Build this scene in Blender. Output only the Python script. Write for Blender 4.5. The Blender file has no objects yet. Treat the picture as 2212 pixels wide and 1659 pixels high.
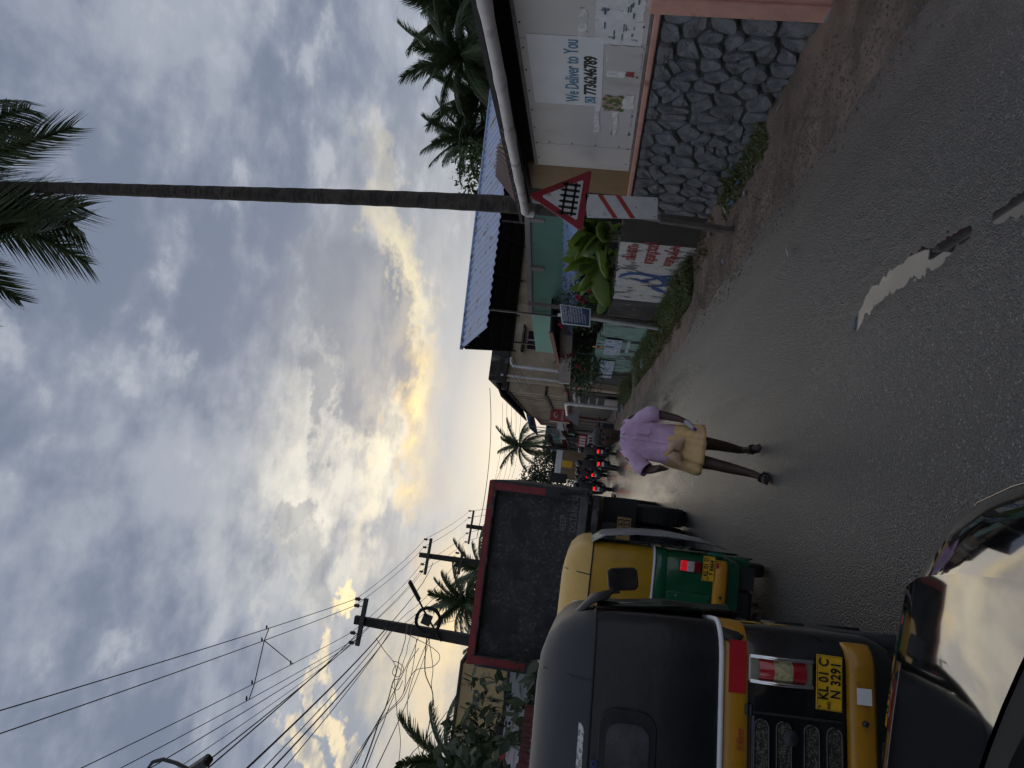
import bpy, bmesh, math, random
from math import sin, cos, tan, pi, radians, degrees, exp, atan2, asin, sqrt, hypot
from mathutils import Vector, Matrix, noise as mnoise
import numpy as np

S = bpy.context.scene
COL = S.collection
R = radians

# ------------------------------------------------------------------ camera
CAM_H = 1.65
YAW, PITCH, ROLL = R(6.8), R(6.66), R(6.5)
FPX = 1534.0                      # focal length for a 2212 px wide frame
fwd = Vector((sin(YAW)*cos(PITCH), cos(YAW)*cos(PITCH), sin(PITCH)))
r0 = Vector((cos(YAW), -sin(YAW), 0)); u0 = r0.cross(fwd)
ur = cos(ROLL)*r0 + sin(ROLL)*u0          # to the right in the upright picture
uu = cos(ROLL)*u0 - sin(ROLL)*r0          # up in the upright picture
cd = bpy.data.cameras.new('camera'); cam = bpy.data.objects.new('camera', cd); COL.objects.link(cam)
cd.sensor_fit = 'HORIZONTAL'; cd.sensor_width = 36.0; cd.lens = 36.0*FPX/2212.0
cd.clip_start = 0.05; cd.clip_end = 3000
mw = Matrix.Identity(4)
for i, ax in enumerate((-uu, ur, -fwd)):  # phone held on its side: picture right is down
    for j in range(3): mw[j][i] = ax[j]
mw.translation = Vector((0, 0, CAM_H))
cam.matrix_world = mw
S.camera = cam
EYE = Vector((0, 0, CAM_H))
def ray(x, y): return fwd + ur*((829.5-y)/FPX) - uu*((x-1106)/FPX)
def at(x, y, Y):  r = ray(x, y); return EYE + r*(Y/r.y)          # point seen there, Y metres down the road
def atx(x, y, X): r = ray(x, y); return EYE + r*(X/r.x)
def azel(x, y):   r = ray(x, y).normalized(); return degrees(atan2(r.x, r.y)), degrees(asin(r.z))

# ------------------------------------------------------------------ node helper
class K:
    """a socket with arithmetic"""
    nt = None
    def __init__(s, sock): s.s = sock
    @staticmethod
    def lnk(a, inp):
        if isinstance(a, K): K.nt.links.new(a.s, inp)
        else: inp.default_value = a
    @staticmethod
    def m(op, *a, clamp=False):
        n = K.nt.nodes.new('ShaderNodeMath'); n.operation = op; n.use_clamp = clamp
        for i, v in enumerate(a): K.lnk(v, n.inputs[i])
        return K(n.outputs[0])
    def __add__(a, b): return K.m('ADD', a, b)
    def __radd__(a, b): return K.m('ADD', a, b)
    def __sub__(a, b): return K.m('SUBTRACT', a, b)
    def __rsub__(a, b): return K.m('SUBTRACT', b, a)
    def __mul__(a, b): return K.m('MULTIPLY', a, b)
    def __rmul__(a, b): return K.m('MULTIPLY', a, b)
    def __truediv__(a, b): return K.m('DIVIDE', a, b)
def ksmooth(v, lo, hi, t0=0.0, t1=1.0):
    n = K.nt.nodes.new('ShaderNodeMapRange'); n.interpolation_type = 'SMOOTHSTEP'
    K.lnk(v, n.inputs[0]); K.lnk(lo, n.inputs[1]); K.lnk(hi, n.inputs[2]); K.lnk(t0, n.inputs[3]); K.lnk(t1, n.inputs[4])
    return K(n.outputs[0])
def kmix(f, a, b):
    n = K.nt.nodes.new('ShaderNodeMix'); n.data_type = 'RGBA'; n.clamp_factor = True
    K.lnk(f, n.inputs[0])
    for v, i in ((a, 6), (b, 7)):
        if isinstance(v, K): K.lnk(v, n.inputs[i])
        else: n.inputs[i].default_value = (*v, 1)
    return K(n.outputs[2])
def kvec(x, y, z):
    n = K.nt.nodes.new('ShaderNodeCombineXYZ')
    for i, v in enumerate((x, y, z)): K.lnk(v, n.inputs[i])
    return K(n.outputs[0])
def kscale(v, sx, sy, sz):
    n = K.nt.nodes.new('ShaderNodeVectorMath'); n.operation = 'MULTIPLY'
    K.lnk(v, n.inputs[0]); n.inputs[1].default_value = (sx, sy, sz); return K(n.outputs[0])
def knoise(v, scale, detail=4, rough=.55, dist=0.0, out=0, dim='3D'):
    n = K.nt.nodes.new('ShaderNodeTexNoise'); n.noise_dimensions = dim; n.inputs['Scale'].default_value = scale
    n.inputs['Detail'].default_value = detail; n.inputs['Roughness'].default_value = rough; n.inputs['Distortion'].default_value = dist
    if v is not None: K.lnk(v, n.inputs['Vector'])
    return K(n.outputs[out])

# ------------------------------------------------------------------ world: overcast evening sky, low sun behind cloud
SUN_AZ, SUN_EL = azel(893, 905)
W = bpy.data.worlds.new('World'); S.world = W; W.use_nodes = True
nt = W.node_tree; nt.nodes.clear(); K.nt = nt
tc = nt.nodes.new('ShaderNodeTexCoord')
sep = nt.nodes.new('ShaderNodeSeparateXYZ'); nt.links.new(tc.outputs['Generated'], sep.inputs[0])
dx, dy, dz = (K(sep.outputs[i]) for i in range(3))
EL = K.m('ARCSINE', dz)*57.2958
AZ = K.m('ARCTAN2', dx, dy)*57.2958
zz = K.m('MAXIMUM', dz, 0.0)+0.16
pl = kvec(dx/zz, dy/zz, 0.0)
big = knoise(pl, 1.9, 3, .55, dim='2D')
mid = knoise(kscale(pl, 1.0, 1.0, 1), 6.5, 6, .56, dim='2D')
AE = kvec(AZ, EL, 0.0)
wr1 = knoise(kscale(AE, .11, .2, 1), 1.05, 5, .64, dim='2D', out=1)      # two-channel warp
n = nt.nodes.new('ShaderNodeVectorMath'); n.operation = 'MULTIPLY_ADD'
K.lnk(wr1, n.inputs[0]); n.inputs[1].default_value = (15, 8.5, 0); n.inputs[2].default_value = (-7.5, -4.25, 0)
WARP = K(n.outputs[0])
n = nt.nodes.new('ShaderNodeVectorMath'); n.operation = 'ADD'; K.lnk(WARP, n.inputs[0]); K.lnk(AE, n.inputs[1]); AEW = K(n.outputs[0])
def blob(px, py, ra, re, rot=0.0, soft=1.0, base=AEW):
    """soft patch of sky centred on a direction, ra x re degrees, its rim broken up by the cloud noise"""
    a0, e0 = azel(px, py)
    m_ = nt.nodes.new('ShaderNodeMapping'); m_.vector_type = 'TEXTURE'; K.lnk(base, m_.inputs['Vector'])
    m_.inputs['Location'].default_value = (a0, e0, 0); m_.inputs['Rotation'].default_value = (0, 0, R(rot)); m_.inputs['Scale'].default_value = (ra, re, 1)
    g = nt.nodes.new('ShaderNodeTexGradient'); g.gradient_type = 'SPHERICAL'; nt.links.new(m_.outputs[0], g.inputs[0])
    return K.m('MULTIPLY', K(g.outputs['Fac']), 1.0/soft, clamp=True)
def kmax(*a):
    r = a[0]
    for b in a[1:]: r = K.m('MAXIMUM', r, b)
    return r
sky = nt.nodes.new('ShaderNodeTexSky'); sky.sky_type = 'NISHITA'; sky.sun_disc = False
sky.sun_elevation = R(SUN_EL); sky.sun_rotation = R(SUN_AZ); sky.dust_density = 2.0
# blue-grey stratus: dark folds and light folds
fold = ksmooth(big*0.5+mid*0.5, .37, .63)
stratus = kmix(fold, (.165, .20, .278), (.335, .367, .432))
stratus = kmix(K.m('MULTIPLY', ksmooth(EL, 26.0, 3.0), .75), stratus, (.37, .40, .455))
wisp = ksmooth(mid*0.65+wr1*0.35, .55, .68)
stratus = kmix(wisp*0.38, stratus, (.50, .525, .57))
# broad light round the hidden sun
lit = kmax(blob(720, 1055, 15, 8, 12, .8), blob(850, 950, 16, 6.5, 6, .7), blob(580, 1120, 9, 6, 0, 1.2)*.6)
cold = kmix(ksmooth(mid*.6+wr1*.4, .36, .62), (.315, .34, .39), (.74, .71, .62))
c = kmix(blob(885, 960, 28, 13, 3, 1.5, AE), stratus, (.53, .52, .475))
c = kmix(lit*0.8, c, cold)
# cloud strips burning yellow in front of the sun
c = kmix(blob(880, 680, 17, 2.2, 13, .7)*0.8, c, (.80, .70, .47))
c = kmix(blob(900, 905, 8, 2.9, 11, .7), c, (1.0, .70, .24))
c = kmix(blob(893, 890, 5.5, 1.25, 13, .6), c, (1.35, 1.0, .36))
c = kmix(blob(800, 970, 10, 1.5, 10, .8)*0.6, c, (.95, .84, .60))
c = kmix(blob(640, 1120, 11, 2.0, 8, .8)*0.45, c, (1.0, .95, .78))
# golden glow low on the left and the lit cumulus heads there
c = kmix(blob(960, 1345, 8, 3.4, 4, 1.0)*.9, c, (.95, .71, .37))
c = kmix(blob(900, 1500, 10, 3.6, 4, .9)*0.55, c, (.86, .70, .43))
c = kmix(blob(740, 1285, 2.6, 1.3, -20, .35), c, (1.0, .82, .48))
c = kmix(kmax(blob(715, 1500, 5.2, 1.1, 30, .35), blob(655, 1625, 3.6, 1.5, 30, .35))*ksmooth(mid, .35, .62, .2, .85), c, (.92, .76, .49))
# cold grey strips hanging in front
dk = kmax(blob(790, 700, 9.5, 4.2, 22, .3), blob(765, 820, 7, 2.2, 20, .35)*0.9, blob(690, 860, 3.6, 1.2, 5, .4)*0.9,
          blob(835, 800, 4.2, 1.1, 24, .4)*.8, blob(630, 1110, 2.4, 1.3, 0, .4)*.7, blob(650, 1250, 5.5, 2.2, 20, .5)*.7)
c = kmix(dk*ksmooth(mid, .25, .6, 1.0, .72), c, (.205, .232, .29))
c = kmix(blob(990, 850, 17, 4.0, -4, .5, AE)*0.85, c, (.36, .395, .45))
c = kmix(ksmooth(EL, 7.0, 0.5)*0.5, c, (.52, .51, .485))
c = kmix(blob(1085, 975, 15, 4.5, 0, .9, AE)*.75, c, (.80, .72, .57))
c = kmix(ksmooth(EL, 0.0, -4.0), c, (.10, .095, .09))
# a little of the clear sky shows through everywhere
n = nt.nodes.new('ShaderNodeVectorMath'); n.operation = 'SCALE'; nt.links.new(sky.outputs[0], n.inputs[0]); n.inputs['Scale'].default_value = .1
c = kmix(0.965, K(n.outputs[0]), c)
n = nt.nodes.new('ShaderNodeVectorMath'); n.operation = 'SCALE'; nt.links.new(c.s, n.inputs[0]); n.inputs['Scale'].default_value = 10.0
bg = nt.nodes.new('ShaderNodeBackground'); bg.inputs['Strength'].default_value = 0.1
nt.links.new(n.outputs[0], bg.inputs[0])
wo = nt.nodes.new('ShaderNodeOutputWorld'); nt.links.new(bg.outputs[0], wo.inputs[0])
W.cycles.sampling_method = 'MANUAL'; W.cycles.sample_map_resolution = 512

# ------------------------------------------------------------------ sun, veiled
sl = bpy.data.lights.new('sun', 'SUN'); sl.energy = 0.5; sl.angle = R(100); sl.color = (1, .86, .62)
so = bpy.data.objects.new('sun', sl); COL.objects.link(so)
sd = Vector((sin(R(SUN_AZ))*cos(R(SUN_EL)), cos(R(SUN_AZ))*cos(R(SUN_EL)), sin(R(SUN_EL))))
so.rotation_euler = sd.to_track_quat('Z', 'Y').to_euler()

S.view_settings.view_transform = 'Standard'; S.view_settings.look = 'None'
S.view_settings.exposure = 0.18; S.view_settings.gamma = 1.0; S.view_settings.use_curve_mapping = False
S.render.engine = 'CYCLES'
S.cycles.use_denoising = True
S.cycles.use_adaptive_sampling = True; S.cycles.adaptive_threshold = 0.02; S.cycles.adaptive_min_samples = 8
S.cycles.max_bounces = 6; S.cycles.diffuse_bounces = 3; S.cycles.glossy_bounces = 3; S.cycles.transparent_max_bounces = 12
S.cycles.sample_clamp_indirect = 6

# ------------------------------------------------------------------ materials
MATS = {}
def mat(name, col, rough=.6, metal=0.0, var=.14, vs=5.0, col2=None, m2=(.48, .62), s2=3.0, st2=(1, 1, 1), col3=None, m3=(.55, .6), s3=9.0,
        bump=0.0, bs=45.0, spec=.5, coat=0.0, emit=None, es=0.0, alpha=1.0, ior=1.5, rv=.12, sheen=0.0):
    if name in MATS: return MATS[name]
    m = bpy.data.materials.new(name); m.use_nodes = True; nt = m.node_tree; K.nt = nt
    b = nt.nodes['Principled BSDF']
    tc = nt.nodes.new('ShaderNodeTexCoord'); P = K(tc.outputs['Object'])
    base = tuple(col)
    if var > 0:
        nz = knoise(P, vs, 4, .6)
        f = ksmooth(nz, .3, .7)
        c = kmix(f, tuple(x*(1-var) for x in base), tuple(min(1, x*(1+var)) for x in base))
    else: c = None
    if col2 is not None:
        f2 = ksmooth(knoise(kscale(P, *st2), s2, 6, .62), *m2)
        c = kmix(f2, c if c is not None else base, tuple(col2))
    if col3 is not None:
        f3 = ksmooth(knoise(P, s3, 5, .65), *m3)
        c = kmix(f3, c, tuple(col3))
    if c is not None: K.lnk(c, b.inputs['Base Color'])
    else: b.inputs['Base Color'].default_value = (*base, 1)
    b.inputs['Metallic'].default_value = metal; b.inputs['IOR'].default_value = ior
    b.inputs['Specular IOR Level'].default_value = spec
    if rv > 0 and var > 0: K.lnk(K.m('MULTIPLY_ADD', nz, rv*2, rough-rv, clamp=True), b.inputs['Roughness'])
    else: b.inputs['Roughness'].default_value = rough
    b.inputs['Coat Weight'].default_value = coat; b.inputs['Coat Roughness'].default_value = .04
    if sheen: b.inputs['Sheen Weight'].default_value = sheen
    if emit is not None:
        b.inputs['Emission Color'].default_value = (*emit, 1); b.inputs['Emission Strength'].default_value = es
    if alpha < 1: b.inputs['Alpha'].default_value = alpha
    if bump > 0:
        bn = nt.nodes.new('ShaderNodeBump'); bn.inputs['Strength'].default_value = bump; bn.inputs['Distance'].default_value = .02
        K.lnk(knoise(P, bs, 5, .6), bn.inputs['Height']); nt.links.new(bn.outputs[0], b.inputs['Normal'])
    MATS[name] = m; return m

def leaf_mat(name, c1, c2, rough=.5, trans=.35, vs=1.3):
    """two-sided leaf: diffuse + a little light through it"""
    if name in MATS: return MATS[name]
    m = bpy.data.materials.new(name); m.use_nodes = True; nt = m.node_tree; K.nt = nt
    b = nt.nodes['Principled BSDF']; out = nt.nodes['Material Output']
    g = nt.nodes.new('ShaderNodeNewGeometry'); tc = nt.nodes.new('ShaderNodeTexCoord')
    f = knoise(K(tc.outputs['Object']), vs, 3, .6)
    f = ksmooth(f*.6+K(g.outputs['Random Per Island'])*.4, .3, .7)
    c = kmix(f, c1, c2); K.lnk(c, b.inputs['Base Color']); b.inputs['Roughness'].default_value = rough
    t = nt.nodes.new('ShaderNodeBsdfTranslucent'); K.lnk(c, t.inputs[0])
    mx = nt.nodes.new('ShaderNodeMixShader'); mx.inputs[0].default_value = trans
    nt.links.new(b.outputs[0], mx.inputs[1]); nt.links.new(t.outputs[0], mx.inputs[2]); nt.links.new(mx.outputs[0], out.inputs[0])
    MATS[name] = m; return m

# ------------------------------------------------------------------ mesh helper
def V(*a): return Vector(a)
class MB:
    def __init__(s): s.v = []; s.f = []
    def add(s, vs, fs):
        o = len(s.v); s.v += [tuple(p) for p in vs]; s.f += [tuple(i+o for i in f) for f in fs]; return s
    def poly(s, pts): return s.add(pts, [tuple(range(len(pts)))])
    def box(s, c, size, rot=None):
        hx, hy, hz = size[0]/2, size[1]/2, size[2]/2
        pts = [V(x, y, z) for x in (-hx, hx) for y in (-hy, hy) for z in (-hz, hz)]
        if rot is not None: pts = [rot @ p for p in pts]
        c = Vector(c)
        return s.add([p+c for p in pts], [(0, 1, 3, 2), (4, 6, 7, 5), (0, 4, 5, 1), (2, 3, 7, 6), (0, 2, 6, 4), (1, 5, 7, 3)])
    def mm(s, a, b): return s.box([(a[i]+b[i])/2 for i in range(3)], [abs(b[i]-a[i]) for i in range(3)])
    def beam(s, a, b, w, h, up=(0, 0, 1)):
        a, b = Vector(a), Vector(b); d = (b-a); L = d.length; d.normalize()
        up = Vector(up); x = d.cross(up)
        if x.length < 1e-4: x = d.cross(V(0, 1, 0))
        x.normalize(); z = x.cross(d)
        return s.box((a+b)/2, (w, L, h), Matrix((x, d, z)).transposed())
    def prism(s, pts, ext):
        n = len(pts); e = Vector(ext); p = [Vector(q) for q in pts]
        return s.add(p+[q+e for q in p], [tuple(range(n))[::-1], tuple(range(n, 2*n))]+[(i, (i+1) % n, n+(i+1) % n, n+i) for i in range(n)])
    def loft(s, rings, cyc=True, cap0=False, cap1=False):
        n = len(rings[0]); vs = [p for r in rings for p in r]; fs = []
        for k in range(len(rings)-1):
            for i in range(n if cyc else n-1):
                j = (i+1) % n; fs.append((k*n+i, k*n+j, (k+1)*n+j, (k+1)*n+i))
        if cap0: fs.append(tuple(range(n))[::-1])
        if cap1: fs.append(tuple((len(rings)-1)*n+i for i in range(n)))
        return s.add(vs, fs)
    def tube(s, pts, r, n=8, cap=True, closed=False):
        pts = [Vector(p) for p in pts]; m = len(pts)
        rs = r if isinstance(r, (list, tuple)) else [r]*m
        rings = []; x = None
        for i, p in enumerate(pts):
            if closed: d = pts[(i+1) % m]-pts[i-1]
            else: d = pts[min(i+1, m-1)]-pts[max(i-1, 0)]
            d.normalize()
            if x is None:
                x = d.cross(V(0, 0, 1))
                if x.length < 1e-3: x = d.cross(V(1, 0, 0))
            else: x = x-d*x.dot(d)
            x.normalize(); y = d.cross(x)
            rings.append([p+(x*cos(2*pi*k/n)+y*sin(2*pi*k/n))*rs[i] for k in range(n)])
        if closed: rings.append(rings[0])
        return s.loft(rings, True, cap and not closed, cap and not closed)
    def lathe(s, prof, n=16, M=None, cap=True):
        rings = []
        for r, z in prof:
            ring = [V(r*cos(2*pi*k/n), r*sin(2*pi*k/n), z) for k in range(n)]
            if M is not None: ring = [M @ p for p in ring]
            rings.append(ring)
        return s.loft(rings, True, cap, cap)
    def build(s, name, m, parent=None, smooth=None, bevel=0.0, seg=1, loc=None, rot=None, M=None):
        me = bpy.data.meshes.new(name); me.from_pydata(s.v, [], s.f); me.validate()
        bm = bmesh.new(); bm.from_mesh(me)
        bmesh.ops.recalc_face_normals(bm, faces=bm.faces)
        if bevel > 0:
            es = [e for e in bm.edges if len(e.link_faces) == 2 and e.calc_face_angle(0) > R(30)]
            bmesh.ops.bevel(bm, geom=es, offset=bevel, offset_type='OFFSET', segments=seg, profile=.5, affect='EDGES', clamp_overlap=True)
        bm.to_mesh(me); bm.free()
        if smooth is not None:
            me.polygons.foreach_set('use_smooth', [True]*len(me.polygons))
            if smooth < 180: me.set_sharp_from_angle(angle=R(smooth))
        me.materials.append(m)
        o = bpy.data.objects.new(name, me); COL.objects.link(o)
        if parent is not None: o.parent = parent
        if M is not None: o.matrix_local = M
        if loc is not None: o.location = loc
        if rot is not None: o.rotation_euler = rot
        return o
def tag(o, label=None, cat=None, group=None, kind=None):
    if label: o['label'] = label
    if cat: o['category'] = cat
    if group: o['group'] = group
    if kind: o['kind'] = kind
    return o
def thing(name, label, cat, loc=(0, 0, 0), rz=0.0, group=None):
    o = bpy.data.objects.new(name, None); COL.objects.link(o); o.empty_display_size = .2
    o.location = loc; o.rotation_euler = (0, 0, rz)
    return tag(o, label, cat, group)
def struct(o): o['kind'] = 'structure'; return o
def inst(src, name, parent=None, M=None):
    o = bpy.data.objects.new(name, src.data if hasattr(src, 'data') else src); COL.objects.link(o)
    if parent is not None: o.parent = parent
    if M is not None: o.matrix_local = M
    return o
def frame(o, ex, ez):
    """matrix with x along ex, z along ez, placed at o"""
    ex = Vector(ex).normalized(); ez = Vector(ez).normalized(); ey = ez.cross(ex).normalized(); ex = ey.cross(ez)
    m = Matrix((ex, ey, ez)).transposed().to_4x4(); m.translation = Vector(o); return m
def text(body, size, m, parent, M, extrude=.0015, sx=1.0, align='LEFT', name='lettering', bold=0.0, space=1.0, shear=0.0):
    cu = bpy.data.curves.new(name, 'FONT'); cu.body = body; cu.size = size; cu.extrude = extrude; cu.align_x = align
    cu.resolution_u = 3; cu.offset = bold; cu.space_character = space; cu.shear = shear
    t = bpy.data.objects.new(name, cu); COL.objects.link(t)
    bpy.context.view_layer.update()
    me = bpy.data.meshes.new_from_object(t.evaluated_get(bpy.context.evaluated_depsgraph_get()))
    bpy.data.objects.remove(t); bpy.data.curves.remove(cu)
    for v in me.vertices: v.co.x *= sx
    me.materials.clear(); me.materials.append(m); me.name = name
    o = bpy.data.objects.new(name, me); COL.objects.link(o); o.parent = parent; o.matrix_local = M
    return o
rnd = random.Random(7)
def U(a, b): return rnd.uniform(a, b)
def gz(y): return .014*min(max(y-8, 0), 72)
def hn(x, y, s=1.0, k=0.0): return mnoise.noise(V(x*s, y*s, k))

# ------------------------------------------------------------------ shared materials
M_dark = mat('black_metal', (.018, .018, .02), .45, var=.3)
M_rub = mat('rubber', (.016, .016, .017), .75, var=.25, bump=.3)
M_chrome = mat('chrome', (.75, .75, .76), .12, 1.0, var=.05)
M_steel = mat('dull_steel', (.22, .22, .23), .5, .6, var=.25)
M_white = mat('white_paint', (.72, .72, .72), .5, var=.06)
M_redr = mat('red_reflector', (.42, .012, .02), .35, var=.1)
M_pl_y = mat('plate_yellow', (.72, .42, .015), .45, var=.12, vs=12)
M_ink = mat('ink_black', (.012, .012, .012), .5, var=0)
M_pvc = mat('pvc_grey', (.50, .48, .48), .5, var=.15, vs=3, col2=(.16, .13, .11), m2=(.56, .72), s2=2.5)
M_conc = mat('concrete', (.23, .21, .2), .85, var=.3, vs=3, col2=(.05, .048, .045), m2=(.5, .66), s2=1.6, st2=(1, 1, .35), bump=.3)
M_wood = mat('weathered_wood', (.12, .10, .085), .8, var=.35, vs=7, bump=.3)

# ------------------------------------------------------------------ ground, road, puddles
def road_edge(y): return 3.12 if y < 10 else max(2.62, 3.12-.036*(y-10))
M_dirt = mat('dirt', (.175, .130, .103), .9, var=.32, vs=1.6, col2=(.085, .062, .048), m2=(.50, .66), s2=1.1, col3=(.26, .21, .175), m3=(.60, .72), s3=14, bump=.8, bs=30)
xs = [-400, -120, -40, -16, -9, -6, -5, -4.4, -4.1, -3.8, 0, 2.0]+[2.2+.075*i for i in range(36)]+[5.2, 6.5, 9, 16, 40, 120, 400]
ys = [-60, -10, 0, 2]+[2.5+.1*i for i in range(180)]+[20.5+.5*i for i in range(40)]+[42, 46, 52, 60, 70, 80, 110, 160, 300, 900]
def ground_z(x, y):
    z = gz(y)
    if x > 1.9:
        t = min(max((x-road_edge(y))/.5+.30+.28*hn(x, y*.6, 1.3), -.6), 1)
        z += .05*t*(.65+.5*hn(x, y, 2.2, 3))
        bank = min(max((x-3.45)/.75, 0), 1)
        if x < 5: z += bank*bank*(.07+.10*min(max((y-7)/2.4, 0), 1)*(1-min(max((y-10.5)/1.5, 0), 1)))*(1+.5*hn(x, y, 1.1, 9))+.022*hn(x, y, 4.5, 5)*bank
        if y > 20: z += .0
    if x < -3.7: z += .05*min(1, (-3.7-x)/.4)
    if 1.9 > x > -3.7: z -= .06
    return z
mb = MB(); nx = len(xs)
mb.v = [(x, y, ground_z(x, y)) for y in ys for x in xs]
mb.f = [(j*nx+i, j*nx+i+1, (j+1)*nx+i+1, (j+1)*nx+i) for j in range(len(ys)-1) for i in range(nx-1)]
struct(mb.build('ground', M_dirt, smooth=180))

# asphalt: dark wet chip seal
m = bpy.data.materials.new('wet_asphalt'); m.use_nodes = True; K.nt = nt = m.node_tree; b = nt.nodes['Principled BSDF']
tc = nt.nodes.new('ShaderNodeTexCoord'); P = K(tc.outputs['Object'])
sx_ = nt.nodes.new('ShaderNodeSeparateXYZ'); nt.links.new(P.s, sx_.inputs[0])
PXr, PYr = K(sx_.outputs[0]), K(sx_.outputs[1])
worn = knoise(kscale(P, 1.0, .07, 1), 1.1, 5, .62)
wet = ksmooth(worn, .36, .62)
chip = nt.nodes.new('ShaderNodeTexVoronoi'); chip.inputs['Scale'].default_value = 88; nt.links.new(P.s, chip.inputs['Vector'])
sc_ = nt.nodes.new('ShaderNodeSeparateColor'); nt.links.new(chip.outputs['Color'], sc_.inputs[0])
rim = ksmooth(K(chip.outputs['Distance']), .25, .62)
c = kmix(K(sc_.outputs[0]), (.030, .030, .032), (.092, .090, .090))
c = kmix(ksmooth(K(sc_.outputs[1]), .84, .98), c, (.30, .295, .285))  # scattered pale chips, brightened to paint wet glints into the colour
c = kmix(rim*.85, c, (.010, .010, .011))
c = kmix(wet*.45, c, (.026, .026, .027))
sandy = ksmooth(knoise(kscale(P, 1.0, .09, 1), 3.1, 6, .65), .40, .62)
edge = ksmooth(PXr, 1.7, 3.2)
c = kmix(edge*(sandy*.55+.30), c, (.13, .10, .082))
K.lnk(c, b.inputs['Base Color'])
sheen = ksmooth(PYr, 7.5, 16.0)*ksmooth(knoise(kscale(P, 1.0, .12, 1), 2.2, 4, .6), .22, .60)*ksmooth(PXr, 2.9, 1.9)
rgh = kmix(wet, (.50, .5, .5), (.32, .3, .3))
rgh = kmix(ksmooth(PYr, 5.0, 16.0)*.55, rgh, (.24, .24, .24))
rgh = kmix(sheen, rgh, (.20, .2, .2))
K.lnk(rgh, b.inputs['Roughness'])
b.inputs['Specular IOR Level'].default_value = .9; b.inputs['IOR'].default_value = 1.62
bn = nt.nodes.new('ShaderNodeBump'); bn.inputs['Distance'].default_value = .012
far_ = ksmooth(PYr, 8.0, 22.0)
K.lnk(K.m('MULTIPLY_ADD', K.m('MAXIMUM', sheen, far_), -.90, .95), bn.inputs['Strength'])
K.lnk(K(chip.outputs['Distance'])*-.8+knoise(P, 30, 3, .6)*.8, bn.inputs['Height']); nt.links.new(bn.outputs[0], b.inputs['Normal'])
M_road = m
def gpt(x, y):
    r = ray(x, y); t = -CAM_H/r.z; return EYE+r*t
def zoom8(p): return gpt((2600+1.1455*p[0])/1.8517, 1.1455*p[1]/1.8517)
DIPS = []                                  # shallow hollows that hold the rain: centre line and half-width
for line in (((712, 1135, .05), (755, 1055, .075), (850, 968, .085), (930, 925, .085), (1000, 890, .075), (1105, 805, .035)), ((1195, 760, .03), (1250, 735, .05), (1330, 705, .05)),
             ((955, 1260, .02), (990, 1250, .03), (1015, 1225, .02))):
    DIPS.append([(zoom8(q[:2]), q[2]) for q in line])
def dip(x, y):
    best = 0.0
    for L_ in DIPS:
        for (a, wa), (b_, wb) in zip(L_[:-1], L_[1:]):
            dx_, dy_ = b_.x-a.x, b_.y-a.y; t = min(1, max(0, ((x-a.x)*dx_+(y-a.y)*dy_)/(dx_*dx_+dy_*dy_)))
            d = hypot(x-a.x-dx_*t, y-a.y-dy_*t)/(wa+(wb-wa)*t)
            if d < 2.2: best = max(best, 1-d*d*.5 if d < 1 else max(0, .5*(2.2-d)/1.2))
    return best
FX0, FX1, FY0, FY1 = .75, 2.15, 2.7, 5.9
rx_base = lambda e: [-4.4+(FX0+4.4)*k/9 for k in range(10)]+[FX0+.016*(k+1) for k in range(87)]+[FX1+(e-FX1)*(k+1)/5 for k in range(5)]
ry = [-40, -5, 0, .5, 1, 1.5, 2, 2.4]+[FY0+.022*k for k in range(146)]+[6+.25*i for i in range(56)]+[20+1.0*i for i in range(60)]+[80, 120, 200]
def road_h(x, y):
    z = gz(y)
    if FX0 < x < FX1 and FY0 < y < FY1:
        f = min(1, (x-FX0)/.2, (FX1-x)/.2, (y-FY0)/.2, (FY1-y)/.2)
        z += f*(-.017*dip(x, y)+.006*hn(x, y, 14)+.005*hn(x, y, 34, 4)+.003*hn(x, y, 7, 8))
    elif 6 < y < 40: z += .010*hn(x, y, .7)
    return z
mb = MB(); rows = []
for y in ry: rows.append([V(x, y, road_h(x, y)) for x in rx_base(road_edge(y)+.45)])
mb.loft(rows, cyc=False)
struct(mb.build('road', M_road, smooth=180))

M_water = mat('puddle_water', (.035, .033, .031), .02, var=0, spec=.5, ior=1.5)
def jag(pts, amp, n):
    out = []
    for i, p in enumerate(pts):
        q = pts[(i+1) % len(pts)]
        for k in range(n):
            t = k/n; w = p.lerp(q, t); d = (q-p); nn = V(-d.y, d.x, 0)
            if nn.length > 0: nn.normalize()
            out.append(w+nn*amp*(hn(w.x, w.y, 22, 1)*1.2+hn(w.x, w.y, 60, 2)*.8))
    return out
def sheet(name, pts, m, h, amp=.007, n=6):
    q = jag(pts, amp, n)
    o = MB().poly([V(p.x, p.y, gz(p.y)+h) for p in q]).build(name, m)
    bm = bmesh.new(); bm.from_mesh(o.data); bmesh.ops.triangulate(bm, faces=bm.faces)
    if sum(f.normal.z for f in bm.faces) < 0: bmesh.ops.reverse_faces(bm, faces=bm.faces)
    bm.to_mesh(o.data); bm.free()
    return struct(o)
RZ = .016
for L_ in DIPS:                            # still water lying in each hollow; the rough road breaks its rim
    up, dn = [], []
    for i, (p, w) in enumerate(L_):
        d = (L_[min(i+1, len(L_)-1)][0]-L_[max(i-1, 0)][0]); d.z = 0; d.normalize(); n_ = V(-d.y, d.x, 0)
        e_ = d*(-w*2 if i == 0 else w*2 if i == len(L_)-1 else 0)
        up.append(V(p.x, p.y, -.0105)+n_*w*2.2+e_); dn.append(V(p.x, p.y, -.0105)-n_*w*2.2+e_)
    struct(MB().loft([[a_, b_] for a_, b_ in zip(up, dn)], cyc=False).build('puddle', M_water))

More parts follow.
